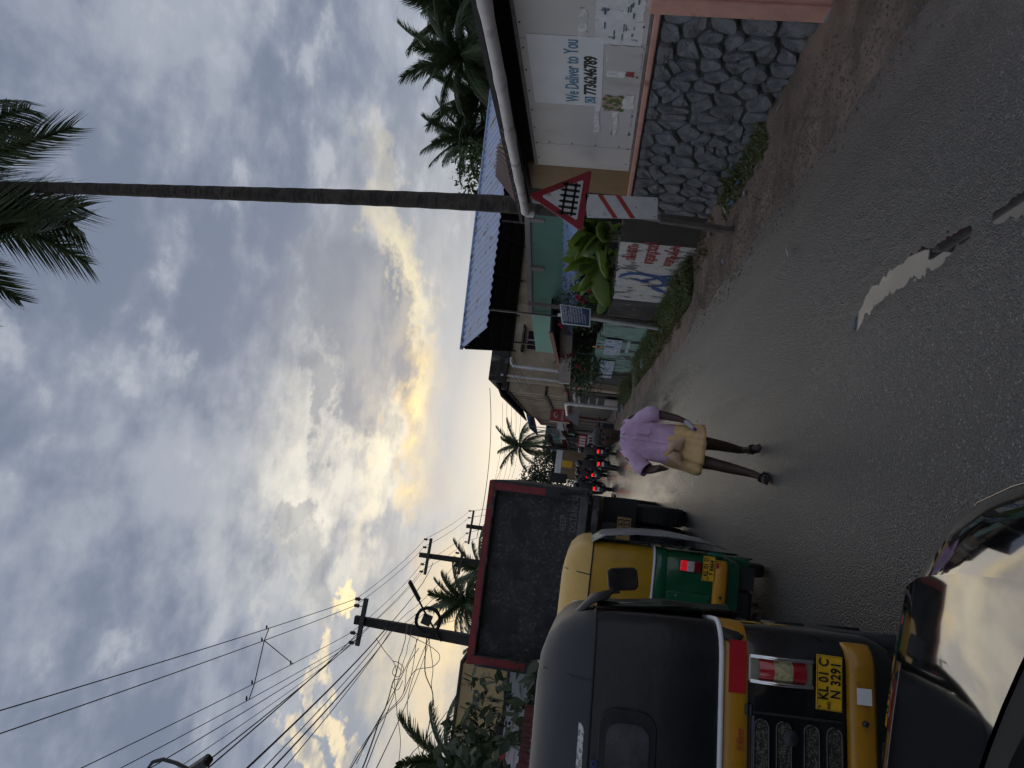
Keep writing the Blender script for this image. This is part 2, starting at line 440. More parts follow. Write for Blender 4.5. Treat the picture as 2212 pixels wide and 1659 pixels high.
# ------------------------------------------------------------------ stone retaining wall
def clip(poly, p, q):
    """keep the part of poly nearer to p than to q"""
    mx, my = (p[0]+q[0])/2, (p[1]+q[1])/2; nx_, ny_ = q[0]-p[0], q[1]-p[1]
    out = []
    for i in range(len(poly)):
        a, b = poly[i], poly[(i+1) % len(poly)]
        da = (a[0]-mx)*nx_+(a[1]-my)*ny_; db = (b[0]-mx)*nx_+(b[1]-my)*ny_
        if da <= 0: out.append(a)
        if da*db < 0: t = da/(da-db); out.append((a[0]+(b[0]-a[0])*t, a[1]+(b[1]-a[1])*t))
    return out
def chaikin(p, t=.25):
    o = []
    for i in range(len(p)):
        a, b = p[i], p[(i+1) % len(p)]
        o += [(a[0]*(1-t)+b[0]*t, a[1]*(1-t)+b[1]*t), (a[0]*t+b[0]*(1-t), a[1]*t+b[1]*(1-t))]
    return o
M_stone = mat('granite_rubble', (.172, .180, .192), .72, var=.28, vs=4, col2=(.245, .252, .262), m2=(.5, .7), s2=7, col3=(.07, .066, .062), m3=(.62, .72), s3=2.5, bump=.8, bs=38)
M_mortar = mat('dark_mortar', (.07, .066, .062), .95, var=.3, bump=.6, bs=25)
M_pink = mat('pink_plaster', (.62, .33, .26), .75, var=.1, vs=3, col2=(.33, .17, .13), m2=(.58, .72), s2=3, bump=.25)
WX = 4.2; WY0, WY1 = 5.55, 10.72
wall = thing('stone_wall', 'retaining wall of blue grey rubble stones with a pink plaster coping, below the white hoarding', 'wall', (WX, WY0, 0))
MB().mm((.004, 0, -.3), (.5, WY1-WY0, 1.44)).build('mortar_core', M_mortar, wall)
MB().mm((-.05, .33, 1.44), (.42, WY1-WY0+.02, 1.5)).build('coping', M_pink, wall, bevel=.012)
o = MB().prism([(-.09, -.4, -.3), (.5, -.4, -.3), (.5, .33, -.3), (-.09, .33, -.3)], (.0, .0, 1.86)).build('pillar', M_pink, wall, bevel=.02)
M_pinkd = mat('worn_pink_plaster', (.28, .10, .075), .8, var=.2, bump=.3)
MB().mm((-.12, .10, -.2), (-.085, .30, 1.55)).build('pillar_edge', M_pink, wall, bevel=.01)
MB().mm((-.16, -.05, -.1), (.0, .30, .08)).build('pillar_foot', M_stone, wall, bevel=.03)
pts = []
yy0, yy1, zz0, zz1 = .36, WY1-WY0, -.12, 1.43
rs_ = random.Random(12)
z = zz0+.08; row = 0
while z < zz1-.04:
    hgt = rs_.uniform(.16, .29); y = yy0+rs_.uniform(0, .12)
    while y < yy1:
        w = rs_.uniform(.16, .44)
        pts.append((y+w/2+rs_.uniform(-.03, .03), z+rs_.uniform(-.055, .055))); y += w
    z += hgt; row += 1
for k in range(26):                        # some big stones among the small
    c_ = pts[rs_.randrange(len(pts))]; rad = rs_.uniform(.17, .27)
    pts = [q for q in pts if q is c_ or hypot(q[0]-c_[0], q[1]-c_[1]) > rad]
for k in range(40):                        # and chinking stones between
    pts.append((rs_.uniform(yy0, yy1), rs_.uniform(zz0, zz1)))
nst = 0
for i, p in enumerate(pts):
    poly = [(yy0, zz0), (yy1, zz0), (yy1, zz1), (yy0, zz1)]
    for j, q in enumerate(pts):
        if i != j and abs(p[0]-q[0]) < .9 and abs(p[1]-q[1]) < .8: poly = clip(poly, p, q)
        if len(poly) < 3: break
    if len(poly) < 3: continue
    cx = sum(a[0] for a in poly)/len(poly); cz = sum(a[1] for a in poly)/len(poly)
    g = .016
    sh = []
    for a in poly:
        dx_, dz_ = a[0]-cx, a[1]-cz; L = hypot(dx_, dz_)
        if L < .02: continue
        k = max(.2, (L-g*1.5)/L); sh.append((cx+dx_*k, cz+dz_*k))
    if len(sh) < 3: continue
    sh = chaikin(chaikin(sh, .17), .25)
    if len(sh) > 28: sh = sh[::2]
    dep = rs_.uniform(.022, .06); tl = (rs_.uniform(-.14, .14), rs_.uniform(-.14, .14))
    def ringp(k, x, jit):
        return [V(x-(a[0]-cx)*tl[0]-(a[1]-cz)*tl[1]+rs_.uniform(-jit, jit), (a[0]-cx)*k, (a[1]-cz)*k) for a in sh]
    mb = MB(); mb.loft([ringp(1, .05, 0), ringp(1, -dep*.5, .004), ringp(.93, -dep*.92, .006), ringp(.6, -dep*.98, .008), ringp(.25, -dep*1.0, .008)], True, False, True)
    mb.build('stone', M_stone, wall, smooth=38, loc=(0, cx, cz)); nst += 1

# ------------------------------------------------------------------ white hoarding shed standing on the wall
M_sheet = mat('off_white_sheet', (.60, .585, .57), .42, var=.05, vs=1.2, col2=(.43, .40, .375), m2=(.52, .72), s2=1.6, st2=(1, 1, .3))
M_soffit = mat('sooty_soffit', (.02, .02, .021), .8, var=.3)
M_rust = mat('brown_roof_sheet', (.085, .04, .034), .65, var=.3, vs=3, bump=.2)
M_tan = mat('tan_board', (.22, .125, .045), .6, var=.15)
PX = 4.27
shed = thing('hoarding_shed', 'white sheet metal shed with delivery poster, pipe along its eave, above the stone wall', 'shed', (PX, 0, 0))
for a, b_ in ((4.3, 6.58), (6.59, 8.83), (8.84, 9.5)):
    MB().mm((0, a, 1.53), (.03, b_, 2.80)).build('sheet_panel', M_sheet, shed, bevel=.003)
MB().mm((.02, 9.51, 1.5), (.055, 10.4, 2.95)).build('side_board', M_tan, shed)
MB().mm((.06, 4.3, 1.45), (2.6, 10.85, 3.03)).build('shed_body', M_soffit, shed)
MB().mm((-.012, 4.3, 2.801), (.03, 9.5, 2.835)).build('top_rail', M_steel, shed)
MB().mm((-.01, 4.3, 1.505), (.035, 9.5, 1.528)).build('bottom_rail', M_steel, shed)
for y in [5.9+.42*i for i in range(9)]:
    for z_ in (2.77, 1.58): MB().lathe([(.011, 0), (.011, .006), (.004, .009)], 8, Matrix.Translation((0, y+U(-.02, .02), z_)) @ Matrix.Rotation(-pi/2, 4, 'Y')).build('rivet', M_dark, shed)
for z_ in (1.7, 2.0, 2.3, 2.6):
    MB().lathe([(.011, 0), (.011, .006), (.004, .009)], 8, Matrix.Translation((0, 8.79, z_)) @ Matrix.Rotation(-pi/2, 4, 'Y')).build('rivet', M_dark, shed)
# roof slab and pipe
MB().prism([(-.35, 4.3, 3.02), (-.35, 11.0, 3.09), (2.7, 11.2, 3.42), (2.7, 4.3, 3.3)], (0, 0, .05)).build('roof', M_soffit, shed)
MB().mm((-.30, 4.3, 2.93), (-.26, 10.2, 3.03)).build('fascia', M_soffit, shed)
pp = [V(-.40, y, 2.93+.011*(y-4.4)+.004*sin(y*1.7)) for y in [4.3+.2*i for i in range(31)]]
pipe = MB().tube(pp, [.063+(.008 if i % 6 == 0 else 0) for i in range(31)], 12).build('gutter_pipe', M_pvc, shed, smooth=60)
MB().tube([pp[-1], pp[-1]+V(.0, .06, -.03), pp[-1]+V(0, .08, -.12)], .058, 12).build('pipe_elbow', M_white, pipe, smooth=60)
# brown corrugated roof behind the eave
a0, a1 = pp[17]+V(.0, 0, .06), pp[29]+V(.0, .15, .06)
b0, b1 = atx(1077, 292, 4.95)-V(PX, 0, 0), atx(1073, 383, 4.95)-V(PX, 0, 0)
mb = MB(); rows = []
for k in range(49):
    t = k/48; w = .028*sin(k*pi/2)
    lo = a0.lerp(a1, t); hi = lo.lerp(b0.lerp(b1, t), min(1, .25+t*3)) ; rows.append([lo+V(0, 0, w), hi+V(0, 0, w)])
mb.loft(rows, cyc=False); o = mb.build('corrugated_sheet', M_rust, shed)
sm = o.modifiers.new('thick', 'SOLIDIFY'); sm.thickness = .012
# poster
M_ps = mat('poster_white', (.80, .81, .83), .5, var=.05, vs=2)
M_blue = mat('poster_blue', (.085, .24, .38), .5, var=0)
M_ps2 = mat('paper_old', (.76, .76, .77), .8, var=.08, vs=8, col2=(.32, .31, .30), m2=(.58, .66), s2=9)
M_ps3 = mat('paper_torn', (.80, .79, .77), .85, var=.12, vs=12, col2=(.62, .62, .62), m2=(.5, .56), s2=11)
FX = Matrix(((0, 0, -1, 0), (-1, 0, 0, 0), (0, 1, 0, 0), (0, 0, 0, 1)))     # text that reads from the road on a wall facing -x
def onwall(y, z, x=0.0): m_ = FX.copy(); m_.translation = V(x, y, z); return m_
pos = MB().mm((-.006, 6.50, 1.945), (-.001, 7.80, 2.72)).build('poster', M_ps, shed)
text('We Deliver to You', .215, M_blue, pos, onwall(7.73, 2.205, -.0085), sx=.70, bold=.0025)
text('7736246789', .185, M_ink, pos, onwall(7.555, 2.015, -.0085), sx=.80, bold=.006)
ic = MB().mm((-.0085, 7.60, 2.015), (-.006, 7.735, 2.135)).build('messenger_icon', M_blue, pos, bevel=.0)
ring = [V(-.0105, 7.667+.042*cos(t), 2.075+.042*sin(t)) for t in [i*pi/8 for i in range(16)]]
MB().tube(ring, .006, 6, closed=True).build('icon_ring', M_ps, ic)
def torn(y0, y1, z0, z1, m_, x=-.004, name='torn_poster', seed=0, amp=.025):
    r_ = random.Random(seed); pts = []
    for (a, b_) in (((y0, z0), (y1, z0)), ((y1, z0), (y1, z1)), ((y1, z1), (y0, z1)), ((y0, z1), (y0, z0))):
        for k in range(7):
            t = k/7; pts.append(V(x, a[0]+(b_[0]-a[0])*t+r_.uniform(-amp, amp), a[1]+(b_[1]-a[1])*t+r_.uniform(-amp, amp)))
    return MB().prism(pts, (.002, 0, 0)).build(name, m_, shed)
def onp(x, y): p = atx(x, y, PX); return p.y, p.z
M_pgreen = mat('poster_green', (.10, .16, .045), .7, var=.3, vs=14, col2=(.45, .30, .25), m2=(.5, .54), s2=16)
M_pred = mat('poster_red', (.30, .05, .06), .7, var=.2)
M_pblue2 = mat('poster_faded_blue', (.38, .46, .58), .7, var=.25, vs=20, col2=(.62, .63, .65), m2=(.46, .52), s2=9)
for i, (x0, y0, x1, y1, m_, amp) in enumerate((
        (1285, 94, 1392, 48, M_ps2, .006), (1286, 42, 1395, 0, M_ps2, .012), (1252, 80, 1268, 18, M_ps3, .02), (1310, 165, 1355, 115, M_ps3, .012), (1352, 165, 1370, 150, M_pred, .01),
        (1303, 238, 1352, 208, M_pgreen, .015), (1345, 234, 1372, 206, M_ps3, .02), (1282, 285, 1296, 205, M_ps3, .018), (1320, 290, 1336, 240, M_ps3, .018), (1357, 292, 1366, 238, M_pblue2, .012), (1310, 150, 1390, 100, M_sheet, .012))):
    a = onp(x0, y0); b_ = onp(x1, y1)
    torn(max(a[0], b_[0]), min(a[0], b_[0]), min(a[1], b_[1]), max(a[1], b_[1]), m_, -.0035-.0006*i, 'torn_poster', i, amp)
M_print = mat('poster_print', (.10, .15, .20), .8, var=.4, vs=30)
for i in range(16):
    a = onp(U(1300, 1380), U(52, 90) if i < 8 else U(4, 40)); w = U(.03, .12); h = U(.008, .02)
    MB().mm((-.0105, a[0]-w, a[1]-h), (-.0095, a[0], a[1])).build('printed_line', M_print, shed)

# ------------------------------------------------------------------ railway gate warning sign
M_sw = mat('sign_white', (.64, .64, .65), .4, var=.08, vs=6, col2=(.36, .33, .30), m2=(.62, .75), s2=5)
M_sr = mat('sign_red', (.27, .018, .03), .4, var=.15)
M_sr2 = mat('sign_stripe_red', (.42, .05, .035), .45, var=.15)
SY = 9.4
s0 = at(1560, 497, SY); s0.z = ground_z(s0.x, s0.y)
sign = thing('road_sign', 'triangular red bordered level crossing sign with striped plate, on a leaning post before the palm', 'sign', s0)
def sl_(x, y, dY=0.0): return at(x, y, SY+dY)-s0
pb, ptp = V(.06, .05, -.25), sl_(1150, 432, .06)
MB().beam(V(.0, .05, -.3), sl_(1425, 475, .05), .10, .07).build('post_foot', M_wood, sign, bevel=.008)
MB().beam(V(.03, .07, -.1), ptp, .09, .06).build('post', M_conc, sign, bevel=.006)
A, B, C_ = sl_(1141, 421), sl_(1279, 367), sl_(1257, 501)
def tri(k, y, th, m_, nm, par):
    c0 = (A+B+C_)/3; p = [c0+(q-c0)*k for q in (A, B, C_)]
    q = []
    for i in range(3):
        u_, w = p[i-1], p[(i+1) % 3]; q += [p[i]+(u_-p[i]).normalized()*.035*k, p[i]+(w-p[i]).normalized()*.035*k]
    q = [V(a.x, y, a.z) for a in q]
    return MB().prism(q, (0, th, 0)).build(nm, m_, par)
tp = tri(1, 0, .012, M_sr, 'triangle_plate', sign)
tri(.66, -.004, .004, M_sw, 'white_field', tp)
ex = (B-C_).normalized(); ez = V(-ex.z, 0, ex.x)
if ez.z < 0: ez = -ez
gc = (A+B+C_)/3-ez*.015
def gq(u, v): q = gc+ex*u+ez*v; return V(q.x, -.008, q.z)
for i in range(6):
    u = -.205+.082*i
    MB().prism([gq(u-.018, -.14), gq(u+.018, -.14), gq(u+.018, .10), gq(u, .135), gq(u-.018, .10)], (0, .003, 0)).build('gate_paling', M_ink, tp)
for v in (-.075, .055): MB().prism([gq(-.24, v-.016), gq(.24, v-.016), gq(.24, v+.016), gq(-.24, v+.016)], (0, .0025, 0)).build('gate_rail', M_ink, tp)
P4 = [sl_(*q) for q in ((1264, 419), (1421, 427), (1420, 473), (1268, 470))]
P4 = [V(p.x, .0, p.z) for p in P4]
cb = MB().prism(P4, (0, .01, 0)).build('countdown_plate', M_sw, sign)
def q4(s, t): a = P4[3].lerp(P4[0], s); b_ = P4[2].lerp(P4[1], s); q = a.lerp(b_, t); return V(q.x, -.004, q.z)
for t in (.17, .42):
    MB().prism([q4(0, t+.20), q4(0, t+.07+.20), q4(1, t+.07), q4(1, t)], (0, .003, 0)).build('stripe', M_sr2, cb)
for s_, t in ((.1, .04), (.9, .04), (.1, .96), (.9, .96), (.5, .7)):
    MB().lathe([(.008, 0), (.008, .004)], 8, Matrix.Translation(q4(s_, t)) @ Matrix.Rotation(pi/2, 4, 'X')).build('bolt', M_dark, cb)

# ------------------------------------------------------------------ compound wall painted white, with slogan and emblem
M_black_wall = mat('sooty_wall', (.024, .022, .021), .9, var=.35, vs=2, col2=(.06, .055, .05), m2=(.55, .7), s2=2.2, st2=(1, 1, .4), bump=.4)
M_ww = mat('peeling_whitewash', (.62, .61, .59), .85, var=.1, vs=4, col2=(.17, .16, .15), m2=(.535, .60), s2=3.2, st2=(1, 1, .6), col3=(.08, .065, .05), m3=(.62, .70), s3=2.0, bump=.5, bs=18)
M_moss = mat('mossy_wall', (.075, .07, .065), .95, var=.4, vs=2.5, col2=(.03, .029, .028), m2=(.45, .6), s2=2.0, st2=(1, 1, .3), col3=(.30, .29, .28), m3=(.63, .67), s3=5, bump=.5, bs=18)
M_gw = mat('green_peeling_wall', (.19, .33, .27), .85, var=.15, vs=3, col2=(.06, .057, .05), m2=(.50, .58), s2=1.7, st2=(1, 1, .45), col3=(.36, .39, .37), m3=(.60, .64), s3=6, bump=.4, bs=16)
M_slog = mat('slogan_red', (.36, .035, .04), .8, var=.2, col2=(.45, .42, .40), m2=(.58, .63), s2=14)
M_embl = mat('emblem_blue', (.035, .085, .27), .8, var=.15, col2=(.3, .32, .36), m2=(.66, .70), s2=9)
cw = thing('compound_wall', 'old compound wall with a white painted field, red slogan and blue emblem, behind the sign', 'wall', (WX, 0, 0))
def wseg(y0, y1, z0, z1a, z1b, m_, nm, x0=0.0, x1=.2, par=cw):
    n_ = max(2, int((y1-y0)/.18)); top = [V(x0, y0+(y1-y0)*k/n_, z1a+(z1b-z1a)*k/n_+.012*hn(k*1.7, y0, 1)) for k in range(n_+1)]
    return MB().prism([V(x0, y0, z0)]+top+[V(x0, y1, z0)], (x1-x0, 0, 0)).build(nm, m_, par)
wseg(10.73, 12.25, -.3, 1.52, 1.5, M_black_wall, 'sooty_section')
ws = wseg(12.26, 16.3, -.3, 1.5, 1.47, M_ww, 'white_section', .004)
wseg(16.31, 18.7, -.3, 1.46, 1.55, M_moss, 'mossy_section')
mb = MB()
for k in range(60):
    y = 10.8+k*.13; mb.box((.1+U(-.04, .04), y, 1.49+U(-.02, .02)), (U(.1, .2), U(.08, .16), U(.01, .04)), Matrix.Rotation(U(-.3, .3), 3, 'X'))
mb.build('crumbling_top', M_moss, cw)
def onw(x, y, X=WX): p = atx(x, y, X); return p.y, p.z
for i, (t, px, y0, y1, sz) in enumerate((('വികസനം', 1371, 563, 527, .30), ('തുടരുവാൻ', 1410, 571, 523, .30), ('ഇടതുപക്ഷം', 1452, 576, 530, .30))):
    y, z_ = onw(px, y0); w_ = y-onw(px, y1)[0]
    o = text(t, sz, M_slog, ws, onwall(y, z_, -.002), bold=.008)
    k_ = w_/max(.01, max(v.co.x for v in o.data.vertices))
    for v in o.data.vertices: v.co.x *= k_
def emb(pts): return [V(-.001, *onw(2350/1.8517+p[0]*.3014/1.8517, (850+p[1]*.3014)/1.8517)) for p in pts]   # traced from the wall, laid on its plane
def strip(c, w, m_, nm):
    P_ = emb(c); out1, out2 = [], []
    for i, p in enumerate(P_):
        d = (P_[min(i+1, len(P_)-1)]-P_[max(i-1, 0)]); n_ = V(0, -d.z, d.y).normalized(); ww = w[i] if isinstance(w, (list, tuple)) else w
        out1.append(p+n_*ww); out2.append(p-n_*ww)
    mb = MB().loft([[a, b_] for a, b_ in zip(out1, out2)], cyc=False)
    o = mb.build(nm, m_, ws); sm = o.modifiers.new('thick', 'SOLIDIFY'); sm.thickness = .003; return o
strip(((415, 865), (480, 825), (590, 808), (720, 815), (850, 840), (960, 865), (1040, 905), (1065, 935), (1020, 965), (930, 980), (800, 985)), (.02, .07, .09, .09, .10, .12, .13, .12, .09, .06, .02), M_embl, 'sickle')
strip(((985, 850), (1060, 850), (1185, 852)), (.05, .07, .07), M_embl, 'sickle_handle')
strip(((620, 880), (720, 910), (810, 925)), (.07, .07, .05), M_embl, 'hammer_head')
strip(((740, 915), (860, 885), (930, 868)), (.05, .045, .045), M_embl, 'hammer_handle')
strip(((850, 985), (900, 1010), (970, 1045), (1065, 1075)), (.03, .09, .08, .06), M_embl, 'emblem_ribbon')
strip(((450, 880), (490, 868), (535, 895)), (.015, .03, .01), M_embl, 'emblem_star')

# green peeling wall further on, with old election posters
gwl = thing('green_compound_wall', 'peeling pale green compound wall with faded posters, beyond the blue notice board', 'wall', (WX, 0, 0))
wseg(18.95, 21.2, -.3, 1.56, 1.70, M_gw, 'wall_section', .0, .2, gwl)
wseg(21.25, 24.3, -.3, 1.76, 1.80, M_gw, 'wall_section', -.04, .2, gwl)
wseg(24.35, 27.3, -.3, 1.70, 1.72, M_gw, 'wall_section', .0, .2, gwl)
wseg(27.35, 32.3, -.3, 1.62, 1.70, M_moss, 'wall_section', .03, .25, gwl)
MB().mm((-.03, 24.4, 1.80), (.22, 32.2, 1.9)).build('coping', mat('pale_green_paint', (.25, .44, .36), .7, var=.12, vs=2), gwl, bevel=.01)
for i, (x0, y0, x1, y1) in enumerate(((1303, 762, 1347, 733), (1349, 760, 1365, 735), (1294, 812, 1330, 778))):
    a, b_ = onw(x0, y0), onw(x1, y1)
    pm = mat('election_poster', (.42, .50, .60), .75, var=.2, vs=6, col2=(.10, .17, .27), m2=(.54, .60), s2=6)
    pst = MB().prism([V(-.05, a[0], b_[1]), V(-.05, b_[0], b_[1]+.02), V(-.05, b_[0], a[1]), V(-.05, a[0], a[1])], (.004, 0, 0)).build('faded_poster', pm, gwl)
    if i != 1:
        cy, cz, sc = (a[0]*.45+b_[0]*.55), a[1]-.22*(a[1]-b_[1])-.05, .15
        MB().prism([V(-.055, cy+sc*cos(t), cz+sc*1.1*sin(t)) for t in [k*pi/6 for k in range(12)]], (.003, 0, 0)).build('portrait', M_print, pst)
        text('വോട്ട്', .28, M_ps, pst, onwall(a[0]-.1, b_[1]+.15, -.056), name='lettering')
pc = onw(1293, 747)
sp = MB().prism([V(-.046, pc[0]+.2*cos(t), pc[1]+.2*sin(t)) for t in [k*pi/8 for k in range(16)]], (.003, 0, 0)).build('round_sticker', mat('sticker_orange', (.45, .22, .05), .6, var=.2), gwl)
text('വിജയം', .13, M_ink, sp, onwall(pc[0]+.17, pc[1]-.03, -.048))

# ------------------------------------------------------------------ auto rickshaws
def rpath(hw, yf, r, yi=0.0, xi=0.0, n=6):
    """plan outline open to the front: down the left side, round the rear, up the right side"""
    hw -= xi
    p = [(-hw, yf), (-hw, (yf+yi+r)/2), (-hw, yi+r)]
    p += [(-hw+r-r*cos(t), yi+r-r*sin(t)) for t in [pi/2*k/n for k in range(1, n+1)]]
    p += [(x*(hw-r), yi) for x in (-.66, -.33, 0, .33, .66)]
    p += [(hw-r+r*sin(t), yi+r-r*cos(t)) for t in [pi/2*k/n for k in range(0, n+1)]]
    return p+[(hw, (yf+yi+r)/2), (hw, yf)]
def shell(levels, hw, yf, r, name, m_, par, cap=False, th=0.0, sm=40):
    rings = [[V(x, y, z) for x, y in rpath(hw, yf, max(.03, r-yi*.2), yi, xi)] for z, yi, xi in levels]
    mb = MB().loft(rings, cyc=False)
    if cap:
        t = rings[-1]; n_ = len(t); o = len(mb.v)-n_
        for i in range(n_//2): 
            if n_-2-i > i+1: mb.f.append((o+i, o+i+1, o+n_-2-i, o+n_-1-i))
    o = mb.build(name, m_, par, smooth=sm)
    if th: s_ = o.modifiers.new('thick', 'SOLIDIFY'); s_.thickness = th; s_.offset = 0
    return o
def wheel(par, c, r, w, axis_x=True, name='wheel', rimm=None, n=24):
    Mx = Matrix.Translation(c) @ Matrix.Rotation(pi/2, 4, 'Y')
    wh = MB().lathe([(r*.62, -w/2), (r*.9, -w/2), (r*.98, -w*.36), (r, -w*.15), (r, w*.15), (r*.98, w*.36), (r*.9, w/2), (r*.62, w/2)], n, Mx).build(name, M_rub, par, smooth=35)
    MB().lathe([(r*.3, -w*.3), (r*.62, -w*.47), (r*.64, 0), (r*.62, w*.47), (r*.3, w*.3)], n, Mx).build('rim', rimm or M_steel, wh, smooth=40)
    return wh
def plate(par, x0, x1, z0, z1, l1, l2, y, rz=0.0, sz=.044):
    c = V((x0+x1)/2, y, (z0+z1)/2); w, h = x1-x0, z1-z0
    Mx = Matrix.Translation(c) @ Matrix.Rotation(rz, 4, 'Y')
    p = MB().box((0, 0, 0), (w, .006, h)).build('number_plate', M_pl_y, par, bevel=.002, M=Mx)
    T = Matrix.Rotation(pi/2, 4, 'X')
    text(l1, sz, M_ink, p, Matrix.Translation((.012, -.0045, h*.06)) @ T, sx=.82, align='CENTER', bold=.0012, space=1.06)
    text(l2, sz, M_ink, p, Matrix.Translation((.012, -.0045, -h*.40)) @ T, sx=.82, align='CENTER', bold=.0012, space=1.06)
    text('IND', sz*.3, M_ink, p, Matrix.Translation((-w*.47, -.0045, -h*.03)) @ T)
    for sx_, sz_ in ((-.44, .38), (.44, .38)):
        MB().lathe([(.004, 0), (.004, .003)], 8, Matrix.Translation((w*sx_, -.004, h*sz_)) @ Matrix.Rotation(pi/2, 4, 'X')).build('screw', M_chrome, p)
    ring = [V(-w/2+.003, -.0045, -h/2+.003), V(w/2-.003, -.0045, -h/2+.003), V(w/2-.003, -.0045, h/2-.003), V(-w/2+.003, -.0045, h/2-.003)]
    MB().tube(ring, .0012, 4, closed=True).build('plate_border', M_ink, p)
    return p
M_seat = mat('seat_vinyl', (.05, .03, .025), .5)
M_glassd = mat('smoked_window', (.055, .056, .06), .22, var=.25, vs=9)
def auto(name, label, loc, rz, P_):
    a = thing(name, label, 'auto rickshaw', loc, rz, None)
    HW = .65
    # metal tub: black or green, corners rounded, with a painted ledge above and bumper below
    shell([(.30, .06, .03), (.40, .02, .0), (.55, .0, .0), (.80, .0, .0), (.895, .012, .004)], HW, .62, .15, 'tub', P_['body'], a)
    shell([(.895, .004, -.004), (.915, -.006, -.008), (.975, -.004, -.006), (.99, .004, .0)], HW, .62, .155, 'belt_band', P_['band'], a)
    MB().mm((-.6, .12, .28), (.6, 2.0, .36)).build('floor_pan', M_dark, a)
    # canopy
    shell([(.99, .012, .008), (1.01, .004, .004), (1.25, .012, .006), (1.42, .025, .012), (1.515, .035, .018)], HW, .62, .14, 'canopy_back', P_['canopy'], a, sm=60)
    shell([(1.505, .032, .016), (1.53, .036, .018), (1.60, .075, .035), (1.66, .13, .075), (1.715, .215, .14), (1.745, .31, .235), (1.757, .45, .34)], HW, 2.05, .17, 'canopy_top', P_['top'], a, cap=True, sm=70)
    seam = [V(x, y-.004, 1.512) for x, y in rpath(HW, .62, .14, .034, .014)]
    MB().tube(seam, .0065, 6).build('seam_piping', P_['seam'], a, smooth=60)
    trim = [V(x, y-.002, 1.0+.0*x) for x, y in rpath(HW, .60, .15, -.002, -.002)]
    MB().tube(trim, .011, 8).build('belt_trim', P_.get('trim', M_white), a, smooth=60)
    for s_ in (-1, 1):
        MB().tube([V(s_*.36, .028, 1.515), V(s_*.365, .075, 1.605), V(s_*.37, .225, 1.722), V(s_*.37, .45, 1.757)], .0045, 5).build('seam_piping', P_['seam'], a)
        MB().beam((s_*.60, 2.02, .45), (s_*.58, 1.92, 1.55), .035, .035).build('windscreen_post', M_dark, a)
        MB().beam((s_*.62, .6, 1.5), (s_*.60, 1.98, 1.52), .03, .03).build('roof_rail', M_dark, a)
        MB().tube([(s_*.64, .62, .62), (s_*.64, .80, .64), (s_*.64, .95, .40)], .016, 8).build('grab_rail', M_dark, a, smooth=60)
    # nose, seats, driver's gear
    rings = []
    for y, hw, zt, zb in ((1.75, .62, .85, .30), (2.05, .60, .88, .30), (2.35, .45, .80, .32), (2.5, .26, .70, .36), (2.55, .15, .62, .42)):
        rings.append([V(-hw, y, zb), V(hw, y, zb), V(hw, y, (zb+zt)/2), V(hw*.8, y, zt), V(-hw*.8, y, zt), V(-hw, y, (zb+zt)/2)])
    MB().loft(rings, True, True, True).build('nose', P_['body'], a, smooth=50)
    MB().prism([(-.55, 2.03, .86), (.55, 2.03, .86), (.52, 1.90, 1.56), (-.52, 1.90, 1.56)], (0, .008, 0)).build('windscreen', M_glassd, a)
    MB().mm((-.56, .45, .36), (.56, .95, .62)).build('bench_seat', M_seat, a, bevel=.03)
    MB().prism([(-.56, .32, .6), (.56, .32, .6), (.56, .24, 1.05), (-.56, .24, 1.05)], (0, .1, 0)).build('bench_back', M_seat, a, bevel=.02)
    MB().mm((-.28, 1.3, .36), (.28, 1.6, .66)).build('driver_seat', M_seat, a, bevel=.03)
    MB().tube([(-.3, 1.98, .98), (-.1, 2.02, .95), (.1, 2.02, .95), (.3, 1.98, .98)], .014, 8).build('handlebar', M_dark, a)
    for s_ in (-1, 1): wheel(a, (s_*.56, .50, .20), .20, .11)
    wheel(a, (0, 2.25, .20), .20, .10)
    for s_ in (-1, 1):
        ms = []
        for k in range(9):
            t = pi*k/8; ms.append([V(s_*.50, .50-.29*cos(t), .20+.30*sin(t)), V(s_*.652, .50-.30*cos(t), .20+.31*sin(t)), V(s_*.664, .50-.285*cos(t), .17+.29*sin(t))])
        o = MB().loft(ms, cyc=False).build('mudguard', P_['mud'], a, smooth=60)
        sm = o.modifiers.new('thick', 'SOLIDIFY'); sm.thickness = .012
        MB().mm((s_*.50-.09, .10, .17), (s_*.50+.09, .115, .36)).build('mudflap', M_rub, a)
    # rear bumper
    rb = [[V(x, y-.03, z) for x, y in rpath(HW-.03, .25, .10, .0, 0)] for z in (.405, .425, .50, .52)]
    rb[0] = [p+V(0, .02, 0) for p in rb[0]]; rb[3] = [p+V(0, .02, 0) for p in rb[3]]
    o = MB().loft(rb, cyc=False).build('bumper', P_['bumper'], a, smooth=50)
    sm = o.modifiers.new('thick', 'SOLIDIFY'); sm.thickness = .02
    MB().lathe([(.012, 0), (.012, .012), (.005, .016)], 8, Matrix.Translation((.33, -.032, .46)) @ Matrix.Rotation(pi/2, 4, 'X')).build('bumper_bolt', M_dark, o)
    # exhaust and engine dark below
    MB().mm((-.4, .15, .16), (.4, .9, .40)).build('engine', M_dark, a, bevel=.03)
    MB().tube([(-.2, .05, .24), (-.2, .35, .24)], .05, 12).build('silencer', M_steel, a, smooth=40)
    # engine cover, proud of the tub
    ec = MB().mm((-.43, -.016, .53), (.33, .02, .885)).build('engine_cover', P_['body'], a, bevel=.012, seg=2)
